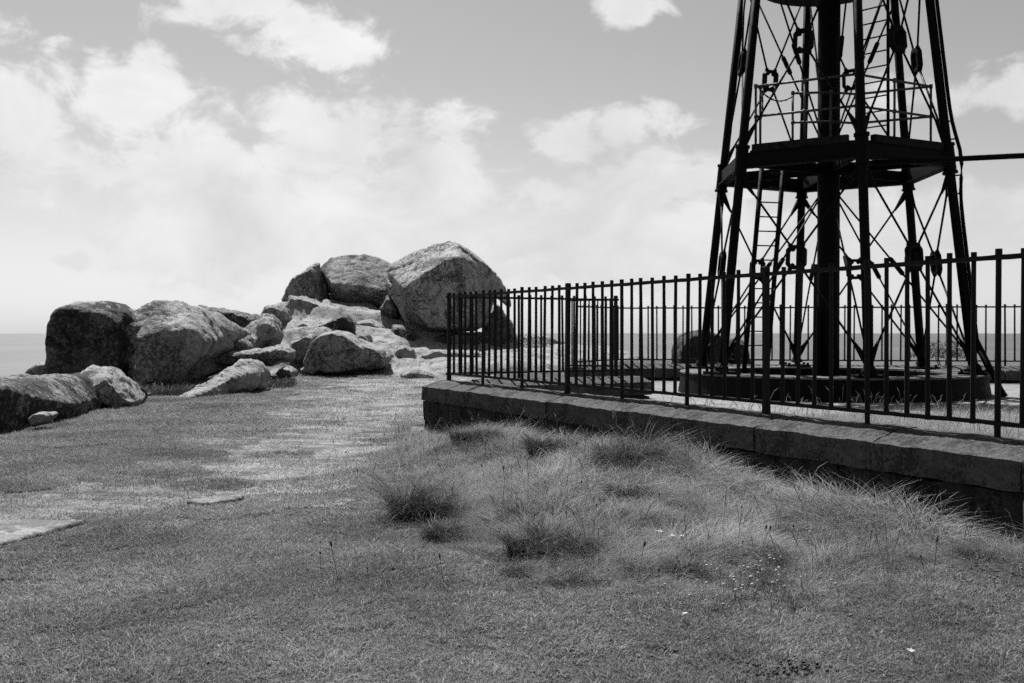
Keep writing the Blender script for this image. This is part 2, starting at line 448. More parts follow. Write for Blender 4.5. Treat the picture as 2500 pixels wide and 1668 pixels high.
# ------------------------------------------------------------------ stone walls
def rough_block(u0, u1, prof, A, U, Nv, seed, amp, segs, zoff=0):
    """extrude closed profile [(w,z)] from u0 to u1 along the wall; w along Nv"""
    # resample profile
    pr = []
    for i in range(len(prof)):
        a = prof[i]; b = prof[(i + 1) % len(prof)]
        L = math.hypot(b[0] - a[0], b[1] - a[1]); k = max(1, int(L / 0.05))
        for q in range(k): pr.append((a[0] + (b[0] - a[0]) * q / k, a[1] + (b[1] - a[1]) * q / k))
    m = len(pr); V = []; Fs = []
    cw = sum(p[0] for p in pr) / m; cz = sum(p[1] for p in pr) / m
    for i in range(segs + 1):
        t = i / segs; u = u0 + (u1 - u0) * t
        sh = 0.03 if i in (0, segs) else 0.0
        for (w, z) in pr:
            w2 = w + (cw - w) * sh; z2 = z + (cz - z) * sh
            p = A + U * u + Nv * w2
            q = Vector((p.x * 3.1, p.y * 3.1, z2 * 4 + seed))
            d = mnoise.noise_vector(q) * amp + mnoise.noise_vector(q * 3.3) * amp * 0.7 + mnoise.noise_vector(q * 9.1) * amp * 0.45
            V.append(Vector((p.x, p.y, z2)) + d)
    for i in range(segs):
        for k in range(m):
            k2 = (k + 1) % m
            Fs.append((i * m + k, i * m + k2, (i + 1) * m + k2, (i + 1) * m + k))
    Fs.append(tuple(range(m))[::-1]); Fs.append(tuple(range(segs * m, segs * m + m)))
    return V, Fs
def wall(A, B, label, seed, ext0=0.0, ext1=0.0, half=0.40, hin=0.40, zbot=-1.75, joints=None, zin=None, mat=M_STONE, mat2=M_STONED, amp=0.010):
    A = Vector(A); B = Vector(B); U = (B - A).normalized(); Nv = Vector((U.y, -U.x)); L = (B - A).length
    rnd = random.Random(seed)
    root = empty('stone_wall', (A.x, A.y, zbot)); tag(root, label, 'wall')
    top = [(-hin, ZT - 0.085), (-0.11, ZT), (0.11, ZT), (half, ZT - 0.085), (half, ZT - 0.285), (-hin, ZT - 0.285)][::-1]
    if joints is None:
        joints = [-ext0]; u = -ext0
        while u < L + ext1 - 0.7:
            u += rnd.uniform(0.9, 1.5); joints.append(min(u, L + ext1))
        joints[-1] = L + ext1
    for i in range(len(joints) - 1):
        u0, u1 = joints[i], joints[i + 1]
        jz = rnd.uniform(-0.004, 0.004); jw = rnd.uniform(-0.006, 0.006)
        prof = [(w + (jw if w > 0 else 0), z + jz) for w, z in top]
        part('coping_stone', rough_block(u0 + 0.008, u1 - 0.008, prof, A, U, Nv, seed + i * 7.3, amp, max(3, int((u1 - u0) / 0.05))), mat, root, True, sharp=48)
    z1 = ZT - 0.29
    k = 0
    while z1 > zbot + 0.05:
        z0 = max(zbot, z1 - rnd.uniform(0.26, 0.36)); u = -ext0 + 0.02
        while u < L + ext1 - 0.05:
            u2 = min(u + rnd.uniform(0.5, 1.1), L + ext1 - 0.02)
            if L + ext1 - u2 < 0.3: u2 = L + ext1 - 0.02
            r1 = half - 0.025 + rnd.uniform(-0.012, 0.008)
            prof = [(-hin + 0.03, z1 - 0.008), (-hin + 0.03, z0), (r1, z0), (r1, z1 - 0.008)]
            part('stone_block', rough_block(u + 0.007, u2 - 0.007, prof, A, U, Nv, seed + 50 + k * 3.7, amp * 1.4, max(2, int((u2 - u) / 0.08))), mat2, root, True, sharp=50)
            u = u2; k += 1
        z1 = z0
    return root
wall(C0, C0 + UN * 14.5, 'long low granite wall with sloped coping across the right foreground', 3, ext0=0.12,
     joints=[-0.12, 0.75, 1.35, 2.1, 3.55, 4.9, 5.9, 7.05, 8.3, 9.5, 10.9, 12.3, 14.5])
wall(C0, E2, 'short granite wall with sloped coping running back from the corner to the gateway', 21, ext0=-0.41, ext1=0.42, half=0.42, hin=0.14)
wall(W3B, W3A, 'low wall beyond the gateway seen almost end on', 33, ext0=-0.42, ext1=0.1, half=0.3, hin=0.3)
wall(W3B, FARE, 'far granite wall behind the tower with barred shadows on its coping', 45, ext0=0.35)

# ------------------------------------------------------------------ railings
def bar_mesh(name, r, z0, z1, cap):
    prof = [(r * 1.25, z0), (r * 1.02, z0 + 0.05), (r * 0.95, (z0 + z1) / 2), (r * 0.9, z1 - cap), (r * 1.12, z1 - cap + 0.004), (r * 1.1, z1)]
    n = 8; V = []; Fs = []
    for (q, z) in prof:
        for k in range(n):
            a = 2 * math.pi * (k + 0.5) / n; V.append((q * math.cos(a), q * math.sin(a), z))
    for i in range(len(prof) - 1):
        for k in range(n): Fs.append((i * n + k, i * n + (k + 1) % n, (i + 1) * n + (k + 1) % n, (i + 1) * n + k))
    Fs.append(tuple(range(n))[::-1]); Fs.append(tuple(range((len(prof) - 1) * n, len(prof) * n)))
    me = mesh_of(name, V, Fs); me.materials.append(M_IRON); return me
def post_mesh():
    s = 0.0235; pr = [(s * 1.15, -0.03), (s * 1.1, 0.09), (s, 0.12), (s, HF - 0.06), (s * 1.08, HF - 0.055), (s * 1.08, HF - 0.004), (s * 0.9, HF + 0.002)]
    V = []; Fs = []
    for (q, z) in pr:
        for a, b in ((-1, -1), (1, -1), (1, 1), (-1, 1)): V.append((a * q, b * q, z))
    for i in range(len(pr) - 1):
        for k in range(4): Fs.append((i * 4 + k, i * 4 + (k + 1) % 4, (i + 1) * 4 + (k + 1) % 4, (i + 1) * 4 + k))
    Fs.append((3, 2, 1, 0)); n = (len(pr) - 1) * 4; Fs.append((n, n + 1, n + 2, n + 3))
    me = mesh_of('post', V, Fs); me.materials.append(M_IRON); return me
ME_BAR = bar_mesh('bar', 0.0185, 0.085, HF - 0.012, 0.045); ME_LONG = bar_mesh('long_bar', 0.021, -0.03, HF - 0.006, 0.045); ME_POST = post_mesh()
def railing(A, B, n, label, skip0=False, group=None, posts=18, longs=6, seed=1):
    A = Vector(A); B = Vector(B); U = (B - A).normalized(); L = (B - A).length; rnd = random.Random(seed)
    ang = math.atan2(U.y, U.x)
    root = empty('iron_railing', (A.x, A.y, ZT)); tag(root, label, 'railing')
    for i in range(1 if skip0 else 0, n + 1):
        s = L * i / n
        p = A + U * s
        if i % posts == 0 or (skip0 and i == n): nm, me = 'post', ME_POST
        elif i % longs == 0: nm, me = 'long_bar', ME_LONG
        else: nm, me = 'bar', ME_BAR
        o = link(nm, me, None, root, (p.x - A.x + rnd.gauss(0, .002), p.y - A.y + rnd.gauss(0, .002), rnd.gauss(0, 0.003)))
        o.rotation_euler = (rnd.gauss(0, 0.006), rnd.gauss(0, 0.006), ang + rnd.gauss(0, 0.1))
    for nm, z, w, h in (('top_rail', HF - 0.064, 0.05, 0.032), ('bottom_rail', 0.10, 0.05, 0.030)):
        V = []; Fs = []; m = n * 3
        for i in range(m + 1):
            s = -0.04 + (L + 0.08) * i / m
            dz = 0.004 * mnoise.noise(Vector((s * 2.1, seed, z))) + 0.0025 * mnoise.noise(Vector((s * 9.1, seed + 4, z)))
            dw = 0.004 * mnoise.noise(Vector((s * 3.1, seed + 9, z)))
            p = A + U * s; nv = Vector((U.y, -U.x))
            for a, b in ((-1, -1), (1, -1), (1, 1), (-1, 1)):
                q = p + nv * (a * w / 2 + dw)
                V.append(Vector((q.x, q.y, ZT + z + b * h / 2 * (1 + 0.25 * mnoise.noise(Vector((s * 6, b, seed))))+ dz)))
        for i in range(m):
            for k in range(4): Fs.append((i * 4 + k, i * 4 + (k + 1) % 4, (i + 1) * 4 + (k + 1) % 4, (i + 1) * 4 + k))
        Fs.append((3, 2, 1, 0)); q = m * 4; Fs.append((q, q + 1, q + 2, q + 3))
        part(nm, (V, Fs), M_IRON, root)
    return root
SP = 9.07 * 0.3739 / 18
railing(C0, C0 + UN * SP * 62, 62, 'tall black iron railing along the near wall in the right foreground', seed=1)
railing(C0, E2, 15, 'short black railing running back from the corner post to the gateway', skip0=True, seed=2)
railing(W3A, W3B, 10, 'short black railing angled back to the far railing beyond the gateway', skip0=True, seed=3)
def build_gate():
    a, b = Vector((1.0, 17.85)), Vector((1.74, 17.55)); U = (b - a).normalized(); z0, z1 = -0.62, 0.545
    G = empty('iron_gate', (a.x, a.y, ZIN)); tag(G, 'open black iron gate with close set bars behind the gateway railing', 'gate')
    v = lambda p, z: Vector((p.x, p.y, z))
    for q in (a, b): part('stile', tube([v(q, ZIN + 0.02), v(q, z1 + 0.03)], 0.024, 8), M_IRON, G)
    for z in (z0, z1): part('gate_rail', tube([v(a, z), v(b, z)], 0.018, 6), M_IRON, G)
    me = None
    for i in range(1, 10):
        q = a + (b - a) * i / 10
        if me is None:
            o = part('gate_bar', tube([v(q, z0), v(q, z1)], 0.0135, 6), M_IRON, G); me = o.data; z_ = o.location.z
        else: link('gate_bar', me, None, G, (q.x - a.x, q.y - a.y, z_))
build_gate()
nfar = int((FARE - W3B).length / SP)
railing(W3B, FARE, nfar, 'long far railing silhouetted against the sea behind the tower', seed=4)

# ------------------------------------------------------------------ tower
A0 = 0.5750491; R0 = 2.34; SL = 0.1132; ZB = -0.6
PHI = [math.radians(a) - A0 for a in (180, 240, 300, 0, 60, 120)]   # legs in order round the ring
def LP(k, z):
    r = R0 - SL * (z - ZB); a = PHI[k % 6]
    return Vector((TC.x + r * math.cos(a), TC.y + r * math.sin(a), z))
def ring_lathe(prof, n=64, c=TC):
    V = []; Fs = []; m = len(prof)
    for k in range(n):
        a = 2 * math.pi * k / n
        for (r, z) in prof: V.append(Vector((c.x + r * math.cos(a), c.y + r * math.sin(a), z)))
    for k in range(n):
        k2 = (k + 1) % n
        for i in range(m):
            i2 = (i + 1) % m
            Fs.append((k * m + i, k2 * m + i, k2 * m + i2, k * m + i2))
    return V, Fs
def cone_pts(a, b, f0, f1): return a.lerp(b, f0), a.lerp(b, f1)
def build_tower():
    T = empty('lattice_tower', (TC.x, TC.y, ZIN)); tag(T, 'black iron lattice lighthouse tower of six raking legs inside the railings', 'tower')
    part('base_ring', ring_lathe([(1.9, ZIN - 0.1), (2.62, ZIN - 0.1), (2.56, ZRING - 0.12), (2.55, ZRING - 0.035), (1.95, ZRING - 0.035)], 72), M_TOWER, T)
    part('ring_rim', ring_lathe([(1.96, ZRING - 0.033), (2.57, ZRING - 0.033), (2.57, ZRING - 0.008), (2.56, ZRING), (1.97, ZRING)], 72), M_RIM_SHEEN, T)  # iron flange, its sky sheen put into a paler colour
    part('base_floor', ring_lathe([(0.02, ZIN + 0.12), (1.93, ZIN + 0.12), (1.93, ZIN), (0.02, ZIN)], 36), M_TOWER, T)
    col = part('central_column', tube([(TC.x, TC.y, ZIN), (TC.x, TC.y, -0.2), (TC.x, TC.y, 2.6), (TC.x, TC.y, 8.0)], [0.195, 0.19, 0.19, 0.188], 24), M_TOWER, T, True)
    part('cable_box', merge(boxv(TC.x - 0.23, TC.y - 0.12, -0.3, 0.1, 0.12, 1.2), tube([(TC.x - 0.24, TC.y - 0.12, 0.3), (TC.x - 0.22, TC.y - 0.1, 0.42)], [0.04, 0.02], 8)), M_TOWER, col)
    ZP = 2.84
    for k in range(6):
        lo = LP(k, ZRING + 0.1); hi = LP(k, 8.0)
        leg = part('leg', tube([lo, LP(k, ZP), hi], [0.076, 0.074, 0.070], 14), M_TOWER, T, True)
        rr = (0.08, 0.122, 0.122, 0.104, 0.104, 0.122, 0.122, 0.08); zz = (-0.26, -0.255, -0.215, -0.21, 0.2, 0.205, 0.245, 0.25)
        part('collar', tube([LP(k, ZP + z) for z in zz], rr, 14), M_TOWER, leg)
        b = LP(k, ZRING); ang = PHI[k]
        Mx = Matrix.Translation((b.x, b.y, 0)) @ Matrix.Rotation(ang, 4, 'Z')
        pieces = [boxv(0, 0, ZRING + 0.02, 0.42, 0.46, 0.04, Mx), tube([b + Vector((0, 0, 0.03)), b + Vector((0, 0, 0.1)), LP(k, ZRING + 0.16)], [0.13, 0.12, 0.085], 12)]
        for sx in (-1, 1):
            for sy in (-1, 1):
                c = Mx @ Vector((sx * 0.16, sy * 0.18, ZRING + 0.03)); pieces.append(tube([c, c + Vector((0, 0, 0.05))], 0.026, 6))
        part('foot_plate', merge(*pieces), M_TOWER, leg)
        # lugs for the braces
        for z, zc in ((ZP - 0.24, 1.18), (ZP + 0.24, 4.72), (ZRING + 0.2, 1.18)):
            for kk in (k + 1, k - 1):
                a = LP(k, z); t = ((LP(kk, zc) + LP(k, zc)) / 2 - a).normalized()
                part('brace_lug', tube([a, a + t * 0.12, a + t * 0.44], [0.066, 0.058, 0.02], 6), M_TOWER, leg)
    # cross braces with link rings
    def tie(k, z0, z1, zc):
        c = (LP(k, zc) + LP(k + 1, zc)) / 2
        U = (LP(k + 1, zc) - LP(k, zc)).normalized(); mid = (LP(k, z1) + LP(k + 1, z1)) / 2 - (LP(k, z0) + LP(k + 1, z0)) / 2
        W = mid.normalized(); Nn = U.cross(W).normalized()
        hw, hh = 0.135, 0.165
        loop = [(-hw, -hh * .62), (-hw * .62, -hh), (hw * .62, -hh), (hw, -hh * .62), (hw, hh * .62), (hw * .62, hh), (-hw * .62, hh), (-hw, hh * .62)]
        V = []; Fs = []; m = len(loop); thick = 0.028
        for (a, b) in loop:
            L0 = math.hypot(a, b)
            for (dr, dn) in ((1, -1), (1, 1), (-1, 1), (-1, -1)):
                f = 1 + dr * 0.030 / L0
                V.append(c + U * a * f + W * b * f + Nn * dn * 0.045)
        for i in range(m):
            j = (i + 1) % m
            for q in range(4): Fs.append((i * 4 + q, j * 4 + q, j * 4 + (q + 1) % 4, i * 4 + (q + 1) % 4))
        rg = part('link_ring', (V, Fs), M_TOWER, T)
        for (kk, sgn) in ((k, -1), (k + 1, 1)):
            for z, b in ((z0, -1), (z1, 1)):
                a = LP(kk, z); e = c + U * sgn * hw * 0.62 + W * b * hh
                di = (e - a).normalized()
                part('brace_rod', tube([a, e + di * 0.05], 0.0185, 7), M_TOWER, T, True)
                part('nut', tube([e - di * 0.06, e - di * 0.015, e + di * 0.015, e + di * 0.075], [0.034, 0.04, 0.04, 0.03], 6), M_TOWER, rg)
    for k in range(6):
        tie(k, ZRING + 0.2, ZP - 0.24, 1.18)
        tie(k, ZP + 0.24, 6.55, 4.72)
    # stays from the legs to the column
    for k in range(6):
        for a, b in ((LP(k, ZRING + 0.25), Vector((TC.x, TC.y, ZP - 0.25))), (LP(k, 6.55), Vector((TC.x, TC.y, ZP + 0.2)))):
            st = part('stay_rod', tube([a, b], 0.0165, 7), M_TOWER, T, True)
            m0 = a.lerp(b, 0.46); m1 = a.lerp(b, 0.56)
            part('turnbuckle', tube([m0, m0.lerp(m1, .08), m0.lerp(m1, .92), m1], [0.02, 0.04, 0.04, 0.02], 8), M_TOWER, st)
    # platform
    def HX(k, r, z): a = PHI[k % 6]; return Vector((TC.x + r * math.cos(a), TC.y + r * math.sin(a), z))
    for k in range(6):
        a, b = LP(k, ZP), LP(k + 1, ZP); U = (b - a).normalized(); nv = Vector((U.y, -U.x, 0))
        if nv.dot(Vector((TC.x, TC.y, ZP)) - a) > 0: nv = -nv
        def bm(z0, z1, w0, w1, e): return [a + U * e + nv * w0 + Vector((0, 0, z0)), b - U * e + nv * w0 + Vector((0, 0, z0)), b - U * e + nv * w1 + Vector((0, 0, z0)), a + U * e + nv * w1 + Vector((0, 0, z0)),
                                           a + U * e + nv * w0 + Vector((0, 0, z1)), b - U * e + nv * w0 + Vector((0, 0, z1)), b - U * e + nv * w1 + Vector((0, 0, z1)), a + U * e + nv * w1 + Vector((0, 0, z1))]
        Fq = [(0, 3, 2, 1), (4, 5, 6, 7), (0, 1, 5, 4), (2, 3, 7, 6), (1, 2, 6, 5), (0, 4, 7, 3)]
        part('edge_beam', merge((bm(-0.12, 0.11, -0.04, 0.04, 0.06), Fq), (bm(-0.14, -0.122, -0.09, 0.09, 0.06), Fq)), M_TOWER, T)
        part('radial_beam', (lambda p, q: ([p + nv * 0 + Vector((0, 0, s)) + (q - p).cross(Vector((0, 0, 1))).normalized() * w for p in (p, q) for s in (-0.1, 0.08) for w in (-0.04, 0.04)],
             [(0, 1, 3, 2), (4, 6, 7, 5), (0, 4, 5, 1), (2, 3, 7, 6), (0, 2, 6, 4), (1, 5, 7, 3)]))(LP(k, ZP), Vector((TC.x, TC.y, ZP))), M_TOWER, T)
    # timber kerb boards on the two front faces and deck planks between them and the column
    for k in (1, 2):
        a, b = LP(k, ZP), LP(k + 1, ZP); U = (b - a).normalized(); L = (b - a).length
        inw = Vector((-U.y, U.x, 0))
        if inw.dot(Vector((TC.x, TC.y, ZP)) - a) < 0: inw = -inw
        for z0, z1, w0, w1, e in ((0.112, 0.235, -0.07, 0.02, 0.2),):
            pts = []
            for z in (z0, z1):
                for (uu, w) in ((e, w0), (L - e, w0), (L - e, w1), (e, w1)): pts.append(a + U * uu + inw * w + Vector((0, 0, z)))
            part('kerb_board', (pts, [(0, 3, 2, 1), (4, 5, 6, 7), (0, 1, 5, 4), (2, 3, 7, 6), (1, 2, 6, 5), (0, 4, 7, 3)]), M_DECK, T)
        w = 0.05
        i = 0
        while w < 1.45:
            e0 = 0.1 + w * 0.577 ; 
            if L - 2 * e0 < 0.3: break
            pts = []
            for z in (0.118, 0.158):
                for (uu, ww) in ((e0, w), (L - e0, w), (L - e0, w + 0.145), (e0, w + 0.145)): pts.append(a + U * uu + inw * ww + Vector((0, 0, z)))
            if not (k == 1 and 3 <= i <= 6) or True:
                part('deck_plank', (pts, [(0, 3, 2, 1), (4, 5, 6, 7), (0, 1, 5, 4), (2, 3, 7, 6), (1, 2, 6, 5), (0, 4, 7, 3)]), M_DECK, T)
            w += 0.16; i += 1
    # upper floor
    part('upper_floor', ring_lathe([(0.1, 6.07), (1.22, 6.07), (1.26, 6.1), (1.26, 6.35), (0.1, 6.35)], 40), M_TOWER, T)
    # handrail of pale pipe
    ZD = ZP + 0.23; ZH = 4.07
    pa, pb, pc = Vector((4.06, 16.62)), Vector((5.46, 15.83)), Vector((6.98, 16.63))
    pe, pf, pg = Vector((4.81, 17.1)), Vector((5.44, 17.03)), Vector((5.93, 17.17))
    ga = pa + (pe - pa) * 0.12
    H = empty('handrail', (0, 0, 0)); H.parent = T; H.location = (0, 0, ZD - ZIN)
    Hp = Vector((TC.x, TC.y, ZD))
    def hp(nm, vf):
        V, Fs = vf; o0 = sum((Vector(v) for v in V), Vector()) / len(V)
        me = mesh_of(nm, [Vector(v) - o0 for v in V], Fs, True); return link(nm, me, M_GALV, H, o0 - Hp)
    v3 = lambda p, z: Vector((p.x, p.y, z))
    for q in (pa, ga, (pa + pb) / 2, pb, (pb + pc) / 2, pc, pg, pf, pe):
        hp('handrail_post', merge(tube([v3(q, ZD - 0.1), v3(q, ZH + 0.02)], 0.021, 8), tube([v3(q, ZH - 0.035), v3(q, ZH + 0.035)], 0.031, 8), tube([v3(q, (ZD + ZH) / 2 - 0.03), v3(q, (ZD + ZH) / 2 + 0.03)], 0.031, 8)))
    for z in (ZH, (ZD + ZH) / 2):
        for q, r in ((pa, pb), (pb, pc), (pc, pg), (pg, pf), (pf, pe), (pa, ga)):
            hp('handrail_pipe', tube([v3(q, z), v3(r, z)], 0.021, 8))
    ch = []
    for i in range(15):
        t = i / 14; ch.append(v3(ga.lerp(pe, t), ZH - 0.05 - 0.32 * t * (1 - t) * 1.6))
    hp('chain', tube(ch, [0.010 + 0.006 * (i % 2) for i in range(15)], 6))
    hp('chain', tube([v3(ga, ZH - 0.05) + Vector((0.03, -.03, -0.06 * i)) for i in range(8)], [0.010 + 0.006 * (i % 2) for i in range(8)], 6))
    # ladders
    def ladder(l0, r0, l1, r1, n, nm, ralong):
        Ld = empty(nm, (0, 0, 0)); Ld.parent = T; c = (l0 + r0) / 2; Ld.location = c - Vector((TC.x, TC.y, ZIN))
        def lp(n2, vf):
            V, Fs = vf; o0 = sum((Vector(v) for v in V), Vector()) / len(V)
            link(n2, mesh_of(n2, [Vector(v) - o0 for v in V], Fs, True), M_TOWER, Ld, o0 - c)
        for a, b in ((l0, l1), (r0, r1)):
            lp('ladder_rail', tube([a, b], ralong, 6))
        for i in range(n):
            t = (i + 0.6) / n
            lp('rung', tube([l0.lerp(l1, t), r0.lerp(r1, t)], 0.013, 6))
    ladder(Vector((4.1, 17.65, ZRING - 0.2)), Vector((4.53, 17.75, ZRING - 0.2)), Vector((4.35, 17.36, 2.85)), Vector((4.75, 17.46, 2.85)), 15, 'lower_ladder', 0.042)
    ladder(Vector((5.86, 16.93, ZD - 0.05)), Vector((6.24, 16.55, ZD - 0.05)), Vector((5.84, 16.93, 7.0)), Vector((6.22, 16.55, 7.0)), 16, 'upper_ladder', 0.026)
    # boom reaching out of frame to the right
    a = P(2105, 400, 15.75); b = P(2500, 381, 14.9); b = a + (b - a) * 1.5
    part('boom', tube([a, b], 0.042, 10), M_TOWER, T, True)
    # conduit on the right hand leg, bowed away at the collar
    k = 3; cp = []
    outd = Vector((math.cos(PHI[k]), math.sin(PHI[k]), 0)); side = Vector((0.75, -0.66, 0))
    for i in range(33):
        z = -0.55 + 7.5 * i / 32
        o = 0.11 + 0.09 * math.exp(-((z - ZP) / 0.45) ** 2)
        cp.append(LP(k, z) + side * o)
    cp = [cp[0] + Vector((0.32, -0.22, -0.5)), cp[0] + Vector((0.08, -0.05, -0.02))] + cp[1:]
    cd_ = part('conduit', tube(cp, 0.03, 8), M_TOWER, T, True)
    for z in (0.4, 1.6, 2.25, 2.55, 3.15, 3.45, 4.6, 5.8):
        o = 0.11 + 0.09 * math.exp(-((z - ZP) / 0.45) ** 2)
        part('clip', tube([LP(k, z), LP(k, z) + side * o], 0.014, 6), M_TOWER, cd_)
    part('strut', tube([LP(3, ZRING + 0.55) + Vector((0.06, -0.1, 0)), P(2452, 968, 15.7)], 0.045, 8), M_TOWER, T, True)
build_tower()

# ------------------------------------------------------------------ rocks
def ZA(zx, zy): return (zx / 3.264, 680 + zy / 3.264)          # tracing grids of the outcrops
def ZBg(zx, zy): return (600 + zx / 2.9375, 560 + zy / 2.9375)
def lump(poly, Y, df, db, fs=0.72, bs=0.75, fdz=0.0, bdz=0.0, grid=ZA, Y2=None, front=None, fdf=None):
    pp = [grid(*p) for p in poly]
    x0 = min(p[0] for p in pp); x1 = max(p[0] for p in pp); Y2 = Y if Y2 is None else Y2
    yat = lambda px: Y + (Y2 - Y) * (px - x0) / max(1, x1 - x0)
    mid = [P(px, py, yat(px)) for px, py in pp]
    c = sum(mid, Vector()) / len(mid)
    pts = list(mid)
    if front is None:
        for m in mid: pts.append(Vector((c.x + (m.x - c.x) * fs, m.y - df, c.z + (m.z - c.z) * fs + fdz)))
    else:
        for p in front:
            px, py = grid(p[0], p[1]); q = p[2] if len(p) > 2 else 1.0
            pts.append(P(px, py, yat(px) - df * q))
    for m in mid: pts.append(Vector((c.x + (m.x - c.x) * bs, m.y + db, c.z + (m.z - c.z) * bs + bdz)))
    return pts
def rock(name, label, hulls, mat, voxel=0.08, smooth=6, amp=0.12, freq=0.9, fine=0.03, seed=0, cat='rock', group=None, ckf=0.45, ckd=0.045):
    bm = bmesh.new()
    for pts in hulls:
        vs = [bm.verts.new(p) for p in pts]
        r = bmesh.ops.convex_hull(bm, input=vs, use_existing_faces=False)
        junk = list({g for g in r['geom_interior'] + r['geom_unused'] if isinstance(g, bmesh.types.BMVert)})
        if junk: bmesh.ops.delete(bm, geom=junk, context='VERTS')
    me = bpy.data.meshes.new('tmp'); bm.to_mesh(me); bm.free()
    o = bpy.data.objects.new('tmp', me); COL.objects.link(o)
    md = o.modifiers.new('r', 'REMESH'); md.mode = 'VOXEL'; md.voxel_size = voxel
    ms = o.modifiers.new('s', 'SMOOTH'); ms.factor = 0.5; ms.iterations = smooth
    dg = bpy.context.evaluated_depsgraph_get(); dg.update()
    m2 = bpy.data.meshes.new_from_object(o.evaluated_get(dg)); bpy.data.objects.remove(o); bpy.data.meshes.remove(me)
    n = len(m2.vertices); co = np.empty(n * 3, np.float32); m2.vertices.foreach_get('co', co); co = co.reshape(-1, 3)
    no = np.empty(n * 3, np.float32); m2.vertices.foreach_get('normal', no); no = no.reshape(-1, 3)
    off = Vector((seed * 3.7, seed * 1.3, seed * 2.1)); d = np.empty(n)
    for i in range(n):
        p = Vector(co[i].tolist())
        a = mnoise.fractal(p * freq + off, 0.9, 2.1, 3)
        r = 1 - abs(mnoise.noise(p * freq * 1.7 + off * 2)) * 2
        f = mnoise.fractal(p * freq * 7 + off, 0.8, 2.0, 3)
        w = p * ckf + off + mnoise.noise_vector(p * 0.9) * 0.25
        vd = mnoise.voronoi(w)[0]; e = vd[1] - vd[0]
        ck = max(0.0, 1 - e / 0.06) if e < 0.06 else 0.0
        d[i] = amp * a - amp * 0.35 * max(0, r - 0.55) * 2 + fine * f - ckd * ck
    co = co + no * d[:, None]
    lo = co.min(0); hi = co.max(0); base = np.array([(lo[0] + hi[0]) / 2, (lo[1] + hi[1]) / 2, lo[2]], np.float32)
    m2.vertices.foreach_set('co', (co - base).astype(np.float32).ravel()); m2.update()
    m2.polygons.foreach_set('use_smooth', [True] * len(m2.polygons))
    m2.materials.clear(); m2.materials.append(mat); m2.name = name
    ob = bpy.data.objects.new(name, m2); COL.objects.link(ob); ob.location = base.tolist()
    return tag(ob, label, cat, group)

